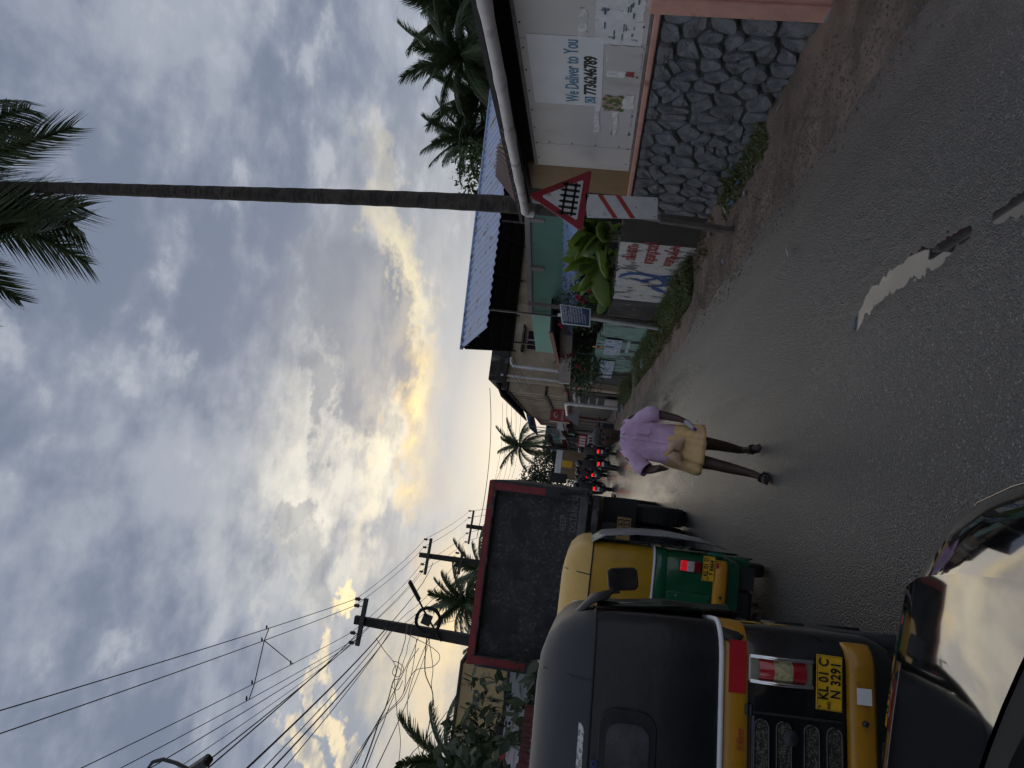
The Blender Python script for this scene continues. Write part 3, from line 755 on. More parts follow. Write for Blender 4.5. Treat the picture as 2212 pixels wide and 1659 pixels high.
    if P_['kind'] == 'old':
        # second row of short louvres, mesh behind
        for zc, n_ in ((.845, 2), (.655, 2)):
            for k in range(n_):
                zz_ = zc-.085*k
                for (x0, x1) in ((-.38, -.06), (.0, .30)):
                    pts = [V(x0, -.0185, zz_-.028), V(x1, -.0185, zz_-.028)]
                    pts = [V(x1-.028+.028*sin(t), -.0185, zz_-.028*cos(t)) for t in [pi*k_/8 for k_ in range(9)]]+[V(x0+.028-.028*sin(t), -.0185, zz_+.028*cos(t)) for t in [pi*k_/8 for k_ in range(9)]]
                    lv = MB().prism(pts, (0, .003, 0)).build('louvre', P_['mesh'], ec)
                    MB().tube(pts, .0055, 6, closed=True).build('louvre_rim', P_['body'], lv, smooth=60)
        MB().lathe([(.03, 0), (.03, .01), (.012, .02)], 14, Matrix.Translation((.245, -.017, .735)) @ Matrix.Rotation(pi/2, 4, 'X')).build('cover_knob', M_dark, ec, smooth=40)
        for z_ in (.91, .895): MB().tube([(.31, -.02, z_-.008), (.35, -.02, z_-.008)], .009, 8).build('hinge', M_dark, ec, smooth=60)
        for x0 in (.46, .53):
            MB().tube([(x0, -.004, .83), (x0, -.006, .70), (x0+.0, -.004, .60)], .006, 6).build('pressed_rib', P_['body'], a, smooth=60)
    else:
        gp = [V(-.10, -.019, .86), V(.18, -.019, .84), V(.24, -.019, .76), V(.22, -.019, .62), V(.02, -.019, .56), V(-.3, -.019, .56), V(-.3, -.019, .86)]
        g_ = MB().prism(gp, (0, .004, 0)).build('vent_panel', P_['body'], ec, bevel=.003)
        mesh_holes = MB()
        for r_ in range(7):
            for c_ in range(22):
                hx, hz = -.27+.021*c_+(.0105 if r_ % 2 else 0), .83-.026*r_
                if hx > .17-.012*r_ or (r_ > 4 and hx > .0): continue
                mesh_holes.prism([V(hx+.0075*cos(t), -.0215, hz+.009*sin(t)) for t in [k_*pi/3 for k_ in range(6)]], (0, .002, 0))
        mesh_holes.build('vent_holes', M_ink, g_)
        MB().tube([V(p.x, -.02, p.z) for p in gp], .006, 6, closed=True).build('vent_rim', P_['body'], g_, smooth=60)
        for x0, z_ in ((.36, .86), (.36, .60)): MB().lathe([(.009, 0), (.009, .006)], 10, Matrix.Translation((x0-.06, -.018, z_-.05)) @ Matrix.Rotation(pi/2, 4, 'X')).build('bolt', M_chrome, ec)
    # rear window, lamps
    for side in (1, -1):
        if P_['kind'] == 'old':
            lx, z0, z1 = side*.485, .645, .895
            base = MB().mm((lx-.052, -.012, z0), (lx+.052, .004, z1)).build('tail_lamp', mat('lamp_plate', (.45, .44, .36), .35, .6), a, bevel=.006)
            zs = [z0+.035+(z1-z0-.07)*k/10 for k in range(11)]
            def lens(k0, k1, m_, nm):
                rr = [[V(lx+.040*cos(t), -.012-.035*sin(t)-.012*sin(pi*k/10), zs[k]) for t in [pi*q/8 for q in range(9)]] for k in range(k0, k1+1)]
                MB().loft(rr, cyc=False).build(nm, m_, base, smooth=80)
            lens(7, 10, mat('lens_red', (.35, .006, .015), .15, coat=1, var=.1), 'red_lens')
            lens(3, 7, mat('lens_clear', (.42, .36, .20), .12, coat=1, var=.35, vs=60), 'clear_lens')
            lens(0, 3, mat('lens_red', (.35, .006, .015), .15, coat=1, var=.1), 'red_lens')
            for s_ in (-1, 1):
                MB().tube([V(lx+s_*.047, -.012-.03*sin(pi*k/10)-.004, z0+.006+(z1-z0-.012)*k/10) for k in range(11)], .0085, 8).build('lamp_guard', M_chrome, base, smooth=60)
        else:
            lx, z0, z1 = side*.545, .62, .80
            base = MB().mm((lx-.048, -.03, z0), (lx+.048, .004, z1)).build('tail_lamp', M_dark, a, bevel=.008)
            for q0, q1, m_, nm in ((.66, .96, mat('lens_red_lit', (.5, .01, .02), .12, coat=1, var=.4, vs=50, emit=(1, .02, .03), es=.25), 'red_lens'), (.34, .66, mat('lens_white', (.5, .48, .5), .1, coat=1, var=.3, vs=60), 'clear_lens'), (.05, .34, mat('lens_red_dark', (.22, .005, .012), .12, coat=1, var=.4, vs=50), 'red_lens')):
                MB().mm((lx-.042, -.04, z0+(z1-z0)*q0), (lx+.042, -.028, z0+(z1-z0)*q1)).build(nm, m_, base, bevel=.004)
    return a
# near one: black with orange belt
M_bpaint = mat('black_gloss_paint', (.010, .011, .012), .16, var=.2, vs=2, coat=.5, rv=.06)
M_vinyl = mat('black_vinyl', (.011, .012, .015), .36, var=.2, vs=1.5, spec=.45, bump=.35, bs=3.5, col2=(.022, .021, .021), m2=(.55, .75), s2=2.5)
M_vinyl2 = mat('black_vinyl_top', (.030, .031, .036), .5, var=.2, vs=1.5, spec=.4, bump=.3, bs=4, col2=(.055, .053, .05), m2=(.55, .75), s2=3)
M_orange = mat('orange_paint', (.42, .20, .012), .3, var=.18, vs=3, coat=.3, col2=(.25, .10, .02), m2=(.62, .75), s2=6)
M_blackseam = mat('black_piping', (.012, .012, .014), .5, var=0)
M_wmesh = mat('wire_mesh', (.012, .012, .012), .5, var=.9, vs=160, col2=(.16, .15, .11), m2=(.52, .56), s2=190)
M_mud = mat('dusty_black_plastic', (.028, .03, .034), .45, var=.4, vs=9)
blk = auto('auto_rickshaw', 'black canopied auto rickshaw with orange belt and bumper, directly ahead of the black car', (-1.115, 3.01, 0), R(8.0),
           dict(kind='old', body=M_bpaint, band=M_orange, canopy=M_vinyl, top=M_vinyl2, seam=M_blackseam, bumper=M_orange, mud=M_mud, mesh=M_wmesh))
blk.rotation_euler = (0, R(-2.2), R(8.0))
plate(blk, .36, .565, .535, .635, 'KL 01 C', 'N 3291', -.014, R(1.5), .052)
MB().mm((.385, -.0105, .905), (.585, -.006, .972)).build('reflector_tape', M_redr, blk)
text('Hire', .045, mat('sign_paint_red', (.4, .03, .03), .6, var=0), blk, Matrix.Translation((.17, -.012, .912)) @ Matrix.Rotation(pi/2, 4, 'X'), shear=.4, name='painted_word')
MB().mm((.40, -.056, .44), (.46, -.053, .495)).build('bumper_sticker', M_white, blk)
# rear window flap with its eyelets and the speckled strip above
wp = lambda x0, x1, z0, z1, y, r_: [V(x1-r_+r_*sin(t), y, z1-r_+r_*cos(t)) for t in [pi/2*k/5 for k in range(6)]]+[V(x1-r_+r_*cos(t), y, z0+r_-r_*sin(t)) for t in [pi/2*k/5 for k in range(6)]]+\
     [V(x0+r_-r_*sin(t), y, z0+r_-r_*cos(t)) for t in [pi/2*k/5 for k in range(6)]]+[V(x0+r_-r_*cos(t), y, z1-r_+r_*sin(t)) for t in [pi/2*k/5 for k in range(6)]]
wf = MB().prism(wp(-.27, .27, 1.245, 1.475, .002, .07), (0, .01, 0)).build('window_flap', M_vinyl, blk, bevel=.003)
MB().prism(wp(-.22, .22, 1.275, 1.445, -.003, .055), (0, .01, 0)).build('window', M_glassd, wf)
M_eye = mat('eyelet_blue', (.03, .05, .18), .35, .3, var=.1)
for x, z_ in ((.06, 1.485), (-.06, 1.485), (.03, 1.255), (-.03, 1.255)):
    MB().tube([V(x+.011*cos(t), -.002, z_+.011*sin(t)) for t in [k*pi/6 for k in range(12)]], .004, 6, closed=True).build('eyelet', M_eye, wf)
M_speck = mat('terrazzo_strip', (.52, .51, .50), .45, var=.1, vs=30, col2=(.22, .21, .2), m2=(.50, .53), s2=42)
sn = V(0, -.075, .055).normalized()
stp = []
for p in wp(-.20, .20, 0, .088, 0, .04): stp.append(V(p.x, .040+p.z*.62-.006, 1.533+p.z*.86))
MB().prism(stp, (0, .006, -.005)).build('speckled_strip', M_speck, blk)
# side curtain, loose roof flap, mirror
cur = []
for k in range(11):
    t = k/10; y = .30+.95*t
    cur.append([V(.655+.02*sin(k*1.9)+.03*t, y, 1.50), V(.665+.03*sin(k*2.3+1)+.03*t, y, 1.15), V(.67+.025*sin(k*1.3+2)+.05*t, y, .86-.05*t)])
o = MB().loft(cur[:7], cyc=False).build('side_curtain', mat('curtain_tarp', (.022, .028, .022), .35, var=.5, vs=6, col2=(.06, .09, .05), m2=(.56, .66), s2=7), blk, smooth=80)
o.modifiers.new('thick', 'SOLIDIFY').thickness = .006
fl = MB().loft([[V(.60, .25, 1.60), V(.665, .27, 1.53), V(.69, .29, 1.46)], [V(.62, .42, 1.60), V(.70, .45, 1.53), V(.735, .47, 1.42)], [V(.62, .60, 1.58), V(.70, .62, 1.5), V(.72, .66, 1.38)]], cyc=False).build('roof_flap', M_vinyl2, blk, smooth=80)
fl.modifiers.new('thick', 'SOLIDIFY').thickness = .008
mr = MB().prism(wp(-.062, .062, -.085, .085, 0, .03), (0, .04, 0)).build('wing_mirror', M_dark, blk, bevel=.006, seg=2, loc=(.79, 1.05, 1.345), rot=(0, R(-8), R(8)))
MB().prism(wp(-.054, .054, -.075, .075, -.004, .026), (0, .005, 0)).build('mirror_glass', mat('mirror_glass', (.05, .05, .055), .08, 1.0, var=.3), mr)
MB().tube([V(-.05, .03, .05), V(-.10, .1, .10), V(-.17, .5, .1)], .010, 6).build('mirror_stalk', M_dark, mr)
MB().lathe([(.05, 0), (.05, .01), (.03, .016)], 16, Matrix.Translation((.60, .05, .955)) @ Matrix.Rotation(R(60), 4, 'Z') @ Matrix.Rotation(pi/2, 4, 'X')).build('filler_cap', M_dark, blk)
for y0, z0, z1 in ((.19, .80, .87), (.19, .69, .76)):
    MB().mm((.651, y0, z0), (.655, y0+.12, z1)).build('side_sticker', mat('sticker_amber', (.40, .24, .03), .5, var=.3, vs=20), blk)

# further one: yellow canopy, green tub
M_yvin = mat('yellow_vinyl', (.42, .24, .014), .40, var=.14, vs=1.5, bump=.3, bs=4, col2=(.30, .16, .015), m2=(.55, .75), s2=2)
M_yvin2 = mat('faded_yellow_vinyl', (.58, .37, .10), .5, var=.10, vs=2, bump=.1, bs=160)
M_green = mat('green_paint', (.004, .085, .035), .22, var=.15, vs=2, coat=.4)
M_amber = mat('amber_paint', (.52, .24, .015), .35, var=.12)
yel = auto('auto_rickshaw', 'yellow canopied auto rickshaw with green body, between the black rickshaw and the truck', (-1.15, 6.1, 0), R(2.2),
           dict(kind='new', body=M_green, band=M_green, canopy=M_yvin, top=M_yvin2, seam=M_blackseam, bumper=M_amber, mud=M_green, mesh=M_ink, trim=mat('blue_white_trim', (.6, .63, .7), .4, var=.05)))
plate(yel, .445, .655-.01, .515, .612, 'KL 01 D', 'F 8464', -.02, R(0), .050)
MB().mm((-.5, -.022, .485), (.60, -.012, .503)).build('reflector_tape', M_redr, yel)
vt = MB().lathe([(.13, 0), (.13, .012), (.11, .014), (.10, .004)], 24, Matrix.Translation((.0, .012, 1.42)) @ Matrix.Rotation(pi/2, 4, 'X')).build('canopy_port', M_yvin, yel, smooth=40)
MB().lathe([(.085, 0), (.085, .012)], 24, Matrix.Translation((.0, .008, 1.42)) @ Matrix.Rotation(pi/2, 4, 'X')).build('port_hole', M_ink, vt)
MB().lathe([(.045, 0), (.045, .004)], 20, Matrix.Translation((.09, .072, 1.60)) @ Matrix.Rotation(R(55), 4, 'X')).build('round_sticker', M_white, yel)
M_tarp = mat('grey_tarp', (.24, .245, .25), .35, var=.2, vs=3, col2=(.06, .062, .06), m2=(.58, .66), s2=3)
cur = []
for k in range(9):
    y = .05+1.15*k/8; w = .05*sin(k*.9)
    cur.append([V(.63, y, 1.53), V(.70+w*.3, y, 1.42), V(.745+w*.5, y, 1.15), V(.76+w*.6, y, .85), V(.75+w*.5, y, .6), V(.72, y, .42)])
o = MB().loft(cur, cyc=False).build('side_curtain', M_tarp, yel, smooth=80); o.modifiers.new('thick', 'SOLIDIFY').thickness = .006
MB().mm((.64, .08, .43), (.675, .40, .56)).build('wheel_arch_flare', mat('light_green_paint', (.03, .16, .10), .35, var=.1), yel, bevel=.012)

# ------------------------------------------------------------------ tipper truck
TY = 10.35
M_tk = mat('sooty_truck_steel', (.030, .030, .031), .7, var=.35, vs=2.5, col2=(.10, .095, .09), m2=(.545, .62), s2=6, bump=.5, bs=30)
M_tkin = mat('scuffed_tailgate', (.026, .027, .030), .65, var=.4, vs=3, col2=(.115, .105, .09), m2=(.50, .70), s2=28, col3=(.014, .014, .015), m3=(.50, .62), s3=3.5, bump=.5, bs=26)
M_tkr = mat('truck_red_paint', (.20, .012, .018), .5, var=.3, vs=5, col2=(.05, .04, .04), m2=(.62, .68), s2=8)
M_tkw = mat('truck_grey_bar', (.10, .095, .092), .7, var=.3, vs=4)
trk = thing('tipper_truck', 'dark tipper truck with red edged tailgate stopped ahead of the yellow rickshaw', 'truck', (-1.49, TY, gz(TY)), R(.2))
HWT = 1.27
MB().mm((-HWT, .05, 1.48), (HWT, 4.6, 1.56)).build('load_floor', M_tk, trk)
for s_ in (-1, 1): MB().mm((s_*HWT-.03, .02, 1.5), (s_*HWT+.03, 4.6, 2.96)).build('side_board', M_tk, trk, bevel=.008)
MB().mm((-HWT, 4.55, 1.5), (HWT, 4.63, 3.1)).build('head_board', M_tk, trk)
tg = MB().mm((-HWT+.1, .09, 1.60), (HWT-.1, .13, 2.9)).build('tailgate', M_tkin, trk)
# frame of the tailgate, painted
MB().mm((-HWT-.02, -.04, 2.86), (HWT+.02, .10, 2.975)).build('tailgate_rim', M_tk, tg, bevel=.01)
MB().mm((-HWT-.02, -.045, 2.885), (.9, -.041, 2.972)).build('red_band', M_tkr, tg)
MB().mm((.95, -.045, 2.90), (HWT+.02, -.041, 2.972)).build('red_band', M_tkr, tg)
for s_ in (-1, 1):
    MB().mm((s_*(HWT-.04)-.08, -.04, 1.50), (s_*(HWT-.04)+.08, .10, 2.86)).build('tailgate_rim', M_tk, tg, bevel=.01)
    MB().mm((s_*(HWT-.05)-.05, -.045, 2.15), (s_*(HWT-.05)+.05, -.041, 2.885)).build('red_band', M_tkr, tg)
MB().mm((-HWT+.04, -.05, 1.52), (HWT-.04, .09, 1.64)).build('tailgate_sill', M_tkw, tg, bevel=.012)
MB().mm((-HWT, -.02, 1.36), (HWT, .06, 1.46)).build('rear_beam', M_tk, trk, bevel=.01)
for z_, s_, t in ((1.79, .13, 'KEEP'), (1.645, .13, 'DISTANCE')):
    text(t, s_, mat('chalk_paint', (.17, .165, .16), .8, var=.3, vs=30), tg, Matrix.Translation((.70-.0*z_, .0885, z_+.02)) @ Matrix.Rotation(pi/2, 4, 'X'), sx=.8, name='painted_word')
MB().beam((HWT-.02, -.08, 1.95), (HWT+.02, -.02, 1.48), .05, .06).build('tailgate_latch', M_tk, trk)
MB().beam((HWT+.06, -.06, 1.62), (HWT-.14, -.07, 1.50), .04, .04).build('latch_arm', M_tk, trk)
for s_ in (-1, 1):
    MB().mm((s_*.42-.05, .2, .95), (s_*.42+.05, 6.6, 1.36)).build('chassis_rail', M_dark, trk)
    for k in (0, 1): 
        w_ = wheel(trk, (s_*(1.06-.30*k), 1.15, .50), .50, .27, n=32)
        mb = MB()
        for q in range(40):
            t = q*2*pi/40
            mb.box((s_*(1.06-.30*k), 1.15+.50*cos(t), .50+.50*sin(t)), (.22, .05, .028), Matrix.Rotation(-t, 3, 'X').inverted() @ Matrix.Rotation(pi/2, 3, 'X'))
        mb.build('tread_blocks', M_rub, w_)
    MB().mm((s_*.93-.33, .48, .80), (s_*.93+.33, .50, 1.30)).build('mudflap', M_rub, trk)
    wheel(trk, (s_*1.05, 5.4, .50), .50, .27, n=32)
    MB().mm((s_*1.0-.3, .6, 1.12), (s_*1.0+.3, 1.7, 1.15)).build('mudguard', M_dark, trk)
MB().tube([(-1.1, 1.15, .5), (1.1, 1.15, .5)], .10, 12).build('axle', M_dark, trk, smooth=40)
MB().mm((-.9, .28, .86), (.9, .33, 1.30)).build('rear_skirt', M_dark, trk)
tp_ = MB().mm((.55, .26, .88), (1.00, .275, 1.08)).build('number_plate', mat('faded_plate', (.30, .19, .06), .6, var=.25, vs=9), trk, bevel=.004)
for t, z_ in (('KL.63', .985), ('4833', .895)):
    text(t, .12, M_ink, tp_, Matrix.Translation((.98, .257, z_)) @ Matrix.Rotation(pi/2, 4, 'X'), align='RIGHT', sx=.9, bold=.002)
MB().mm((-1.15, 4.75, .7), (1.15, 6.6, 2.75)).build('cab', mat('cab_paint', (.10, .06, .03), .5, var=.2), trk, bevel=.06, seg=2)
MB().tube([(1.15, 6.3, 1.95), (1.45, 6.2, 2.0), (1.47, 6.2, 2.45), (1.15, 6.3, 2.5)], .014, 6).build('mirror_arm', M_dark, trk, smooth=60)
MB().mm((1.33, 6.14, 2.02), (1.55, 6.20, 2.42)).build('wing_mirror', M_dark, trk, bevel=.02, seg=2)

# ------------------------------------------------------------------ the photographer's side: black car, its bonnet just below the camera
m = bpy.data.materials.new('black_car_paint'); m.use_nodes = True; K.nt = nt = m.node_tree; b = nt.nodes['Principled BSDF']
b.inputs['Base Color'].default_value = (.006, .006, .007, 1); b.inputs['Roughness'].default_value = .05
b.inputs['IOR'].default_value = 2.3; b.inputs['Coat Weight'].default_value = .6; b.inputs['Coat Roughness'].default_value = .02
M_car = m
car = thing('black_car', 'glossy black car bonnet reflecting the sky, close in front of the camera', 'car', (-.86, 1.76, 0))
# body sections along y (negative is towards the windscreen); half-width profile and heights
def csec(y, w, zt, zc, zs):
    """one cross-section: right half from the crown to the sill; mirrored"""
    rp = [V(0, y, zt+.025), V(.35*w, y, zt+.018), V(.62*w, y, zt+.002), V(.80*w, y, zt-.02), V(.885*w, y, zt-.05), V(.94*w, y, zc-.01), V(.975*w, y, zc-.06), V(.99*w, y, zc-.13), V(1.0*w, y, zs+.35), V(1.0*w, y, zs+.2), V(.97*w, y, zs)]
    lp = [V(-p.x, p.y, p.z) for p in rp[1:]][::-1]
    return lp+rp
secs = [(.06, .66, .72, .64, .28), (.045, .77, .84, .76, .24), (.02, .845, .893, .83, .22), (-.05, .90, .914, .855, .22), (-.15, .945, .928, .87, .22), (-.3, .98, .944, .885, .22), (-.5, 1.01, .962, .90, .22), (-.7, 1.03, .978, .91, .22), (-.95, 1.04, .985, .92, .22)]
MB().loft([csec(*s_) for s_ in secs], cyc=False).build('body', M_car, car, smooth=60)
front = csec(*secs[0]); MB().poly(front).build('front_panel', M_car, car)
# bonnet: a separate skin a few mm above, its edge just inside the shoulders
XS = [k/12-1 for k in range(25)]
def bonnet_row(y, w, z0):
    return [V(x*w*.86, y, z0+.012-.030*abs(x)**2.4) for x in XS]
br = [bonnet_row(.012, .76, .905), bonnet_row(-.005, .79, .920), bonnet_row(-.05, .83, .932), bonnet_row(-.12, .86, .9415), bonnet_row(-.22, .88, .9535), bonnet_row(-.34, .90, .967)]
# rear edge sweeps forward to the middle like a windscreen base
last = [V(x*.925*.86, -.66+.235*(1-abs(x)**2.0), .990+.012-.030*abs(x)**2.4) for x in XS]
br2 = br[:]+[[a_.lerp(b_, .6) for a_, b_ in zip(br[-1], last)], last]
bo = MB().loft(br2, cyc=False).build('bonnet', M_car, car, smooth=60)
MB().tube([p+V(0, .002, -.006) for p in br[0]], .004, 8).build('bonnet_trim', M_chrome, bo, smooth=60)
crease = [V(.968*w, y, zc-.045) for y, w, zt, zc, zs in secs[2:]]
M_crease = mat('dull_trim', (.25, .25, .26), .25, 1.0, var=0)
for s_ in (-1, 1): MB().tube([V(s_*p.x, p.y, p.z) for p in crease], .0022, 6).build('shoulder_line', M_crease, car, smooth=60)
M_cowl = mat('cowl_plastic', (.008, .008, .008), .8, var=.2)
cow = [[p+V(0, -.006, -.004) for p in last], [V(p.x*1.02, p.y-.10, p.z-.005) for p in last]]
MB().loft(cow, cyc=False).build('cowl', M_cowl, car)
ws_ = [[V(p.x*1.0, p.y-.10, p.z-.004) for p in last], [V(p.x*.92, p.y-.45, 1.26) for p in last], [V(p.x*.80, p.y-.85, 1.48) for p in last]]
MB().loft(ws_, cyc=False).build('windscreen', mat('car_glass', (.004, .004, .004), .08, var=0), car, smooth=80)
MB().tube([(-.55, -.52, 1.03), (-.1, -.48, 1.065), (.30, -.55, 1.05)], .01, 6).build('wiper', M_ink, car)
for s_ in (-1, 1):
    MB().loft([[V(s_*.52, .075, .62), V(s_*.66, .035, .64), V(s_*.76, -.08, .70)], [V(s_*.52, .07, .76), V(s_*.68, .02, .78), V(s_*.785, -.1, .80)]], cyc=False).build('headlight', mat('headlight_glass', (.35, .36, .38), .08, coat=1, var=.3, vs=30), car, smooth=60)
    wheel(car, (s_*.80, -.62, .32), .32, .21)
    wheel(car, (s_*.80, -3.1, .32), .32, .21)
MB().mm((-.80, -.95, .25), (.80, -3.9, .98)).build('lower_body', M_car, car, bevel=.05, seg=2)
rf = [[V(x*.72, -1.40, 1.48+.03*(1-x*x)) for x in [k/5-1 for k in range(11)]], [V(x*.74, -2.2, 1.51+.03*(1-x*x)) for x in [k/5-1 for k in range(11)]], [V(x*.70, -3.2, 1.46+.03*(1-x*x)) for x in [k/5-1 for k in range(11)]]]
MB().loft(rf, cyc=False).build('roof', M_car, car, smooth=60)
for s_ in (-1, 1):
    MB().prism([V(s_*.80, -1.0, .98), V(s_*.735, -1.42, 1.475), V(s_*.74, -3.2, 1.45), V(s_*.80, -3.7, .98)], (s_*.01, 0, 0)).build('side_window', MATS['car_glass'], car)

# ------------------------------------------------------------------ people
M_skin = mat('brown_skin', (.062, .034, .026), .5, var=.2, vs=9, spec=.4)
def skinmesh(name, verts, edges, radii, m_, parent, root=0, sub=2, M=None):
    me = bpy.data.meshes.new(name); me.from_pydata([tuple(v) for v in verts], edges, [])
    o = bpy.data.objects.new(name, me); COL.objects.link(o)
    o.modifiers.new('skin', 'SKIN'); 
    for i, r_ in enumerate(radii):
        sv = me.skin_vertices[0].data[i]; sv.radius = r_ if isinstance(r_, tuple) else (r_, r_); sv.use_root = (i == root)
    ss = o.modifiers.new('sub', 'SUBSURF'); ss.levels = sub; ss.render_levels = sub
    bpy.context.view_layer.update()
    me2 = bpy.data.meshes.new_from_object(o.evaluated_get(bpy.context.evaluated_depsgraph_get()))
    bpy.data.objects.remove(o); bpy.data.meshes.remove(me)
    me2.polygons.foreach_set('use_smooth', [True]*len(me2.polygons)); me2.materials.clear(); me2.materials.append(m_)
    o2 = bpy.data.objects.new(name, me2); COL.objects.link(o2); o2.parent = parent
    if M is not None: o2.matrix_local = M
    return o2
def ell(c, rx, ry, n=20, z=None, nz=None, ph=0.0, tilt=None):
    out = []
    for k in range(n):
        t = 2*pi*k/n+ph; x, y = rx*cos(t), ry*sin(t)
        f_ = 1+(nz(t) if nz else 0)
        p = V(x*f_, y*f_, 0)
        if tilt is not None: p = tilt @ p
        out.append(Vector(c)+p)
    return out
# walking man; local x is to the viewer's right, y away from the viewer, so he faces -y
wm = thing('person', 'man in lilac shirt and folded tan wrap walking along the road holding a small bottle', 'person', (.40, 7.1, 0.0))
vs_, es_, rr = [], [], []
def nv(p, r_, link=None):
    vs_.append(V(*p)); rr.append(r_)
    if link is not None: es_.append((link, len(vs_)-1))
    return len(vs_)-1
pel = nv((-.0, 0, .84), (.10, .08))
sp1 = nv((.02, -.01, 1.02), (.10, .07), pel); sp2 = nv((.045, -.04, 1.20), (.11, .075), sp1); nk0 = nv((.055, -.075, 1.325), (.065, .055), sp2)
nk = nv((.045, -.11, 1.385), .052, nk0)
hd = nv((.025, -.145, 1.445), (.070, .078), nk); hd2 = nv((.012, -.135, 1.525), (.082, .092), hd); hd3 = nv((.010, -.115, 1.588), (.055, .065), hd2)
jw = nv((.018, -.205, 1.415), (.036, .034), hd)
# left arm (viewer's right), hanging, holds the bottle
sh = nv((.215, -.03, 1.285), .062, sp2); el = nv((.315, .01, 1.03), .052, sh); wr = nv((.285, -.09, .82), .036, el); pm = nv((.258, -.125, .745), (.036, .022), wr)
hands = []
def hand(wrist, palm, dirs, thumb):
    for d_ in dirs:
        a = nv(palm+d_[0]*.034+d_[1], .0098, wrist); b_ = nv(palm+d_[0]*.058+d_[1]+d_[2]*.012, .0092, a); c_ = nv(palm+d_[0]*.066+d_[1]+d_[2]*.036, .0082, b_)
    a = nv(palm+thumb*.04, .0115, wrist); nv(palm+thumb*.062+V(0, -.01, -.015), .0095, a)
dn = V(-.25, -.35, -.90).normalized(); sd_ = V(.05, 1, -.35).normalized()
hand(pm, V(.258, -.125, .745), [(dn, sd_*(-.033+.022*k), V(-.9, -.1, -.1)) for k in range(4)], V(-.5, -.7, -.2))
# right arm (viewer's left), bent, loose fist
sh2 = nv((-.115, -.05, 1.265), .062, sp2); el2 = nv((-.245, .02, 1.06), .052, sh2); wr2 = nv((-.225, -.17, .975), .037, el2); pm2 = nv((-.222, -.225, .95), (.036, .026), wr2)
dn = V(.1, -.85, -.4).normalized(); sd_ = V(.3, -.3, .9).normalized()
hand(pm2, V(-.222, -.225, .95), [(dn*.6, sd_*(-.033+.022*k), V(.55, .1, -.75)) for k in range(4)], V(.55, -.6, .5))
# left leg (viewer's right), behind; right leg stepping towards the viewer
hp = nv((.085, .02, .78), .105, pel); kn = nv((.080, -.03, .46), .062, hp); ca = nv((.078, .06, .335), .057, kn); an = nv((.065, .15, .145), .038, ca); fo = nv((.080, .065, .085), (.040, .028), an); te = nv((.095, -.025, .042), (.042, .018), fo)
hp2 = nv((-.08, -.01, .78), .095, pel); kn2 = nv((-.115, -.15, .45), .061, hp2); ca2 = nv((-.135, -.175, .31), .056, kn2); an2 = nv((-.165, -.25, .105), .038, ca2); fo2 = nv((-.19, -.36, .058), (.040, .028), an2); te2 = nv((-.215, -.455, .056), (.042, .018), fo2)
for f_, t_, w in ((fo, te, V(1, .1, 0)), (fo2, te2, V(.95, -.2, 0))):
    for k in range(4): nv(vs_[t_]+w*(-.028+.019*k)+(vs_[t_]-vs_[f_]).normalized()*(.030-.004*k), .0105-.001*k, t_)
body = skinmesh('body', vs_, es_, rr, M_skin, wm, pel)
# nose, ears, brow, short grey hair
hc = V(.012, -.135, 1.52)
MB().loft([ell(hc+V(-.002, -.088, .02), .006, .008, 8), ell(hc+V(-.003, -.103, -.015), .014, .014, 8), ell(hc+V(-.003, -.108, -.030), .018, .016, 8), ell(hc+V(-.003, -.095, -.040), .010, .01, 8)], True, True, True).build('nose', M_skin, body, smooth=80)
for s_ in (-1, 1):
    MB().loft([ell(hc+V(s_*.080, .005, z_), .011, r_, 8) for z_, r_ in ((-.045, .006), (-.03, .014), (.0, .02), (.02, .018), (.03, .007))], True, True, True).build('ear', M_skin, body, smooth=80)
    MB().lathe([(.001, -.01), (.010, -.005), (.012, 0), (.010, .005), (.001, .01)], 10, Matrix.Translation(hc+V(s_*.032, -.086, .004))).build('eye', M_ink, body, smooth=80)
    MB().tube([hc+V(s_*.012, -.094, .022), hc+V(s_*.034, -.092, .028), hc+V(s_*.054, -.078, .022)], .005, 6).build('eyebrow', M_ink, body)
MB().tube([hc+V(-.026, -.085, -.072), hc+V(0, -.095, -.070), hc+V(.024, -.085, -.072)], .0055, 6).build('mouth', mat('lips', (.06, .022, .02), .5), body)
M_hair = mat('grey_hair', (.075, .072, .07), .85, var=.4, vs=60, bump=.6, bs=120)
rings = []
for k, (dz_, f_) in enumerate(((-.02, 1.02), (.02, 1.06), (.05, 1.05), (.075, .93), (.095, .68), (.105, .3))):
    rr_ = ell(hc+V(0, .018, dz_), .088*f_, .098*f_, 18)
    if k < 2: rr_ = [p+(V(0, 0, .055) if p.y < hc.y-.04 else V(0, 0, 0)) for p in rr_]
    rings.append(rr_)
MB().loft(rings, True, False, True).build('hair', M_hair, wm, smooth=80)
# shirt: torso + sleeves + collar + pocket + placket
M_shirt = mat('lilac_shirt', (.68, .47, .68), .8, var=.14, vs=5, bump=.8, bs=11, sheen=.2)
def fold(a, n_, p=0.0): return lambda t: a*(.6*sin(n_*t+p)+.45*sin((2*n_-3)*t+1.7*p+.5)+.3*sin(3*t-p))
secT = [((.02, -.0, .81), .20, .145, .075), ((.022, 0, .85), .202, .145, .065), ((.025, 0, .90), .195, .14, .05), ((.03, -.003, .95), .19, .135, .045), ((.03, -.005, 1.0), .187, .13, .045), ((.035, -.012, 1.06), .185, .13, .04), ((.04, -.02, 1.12), .187, .128, .035), ((.045, -.03, 1.18), .19, .126, .025), ((.05, -.037, 1.24), .188, .122, .015), ((.05, -.045, 1.29), .175, .115, 0), ((.05, -.07, 1.335), .105, .088, 0), ((.048, -.085, 1.36), .078, .072, 0)]
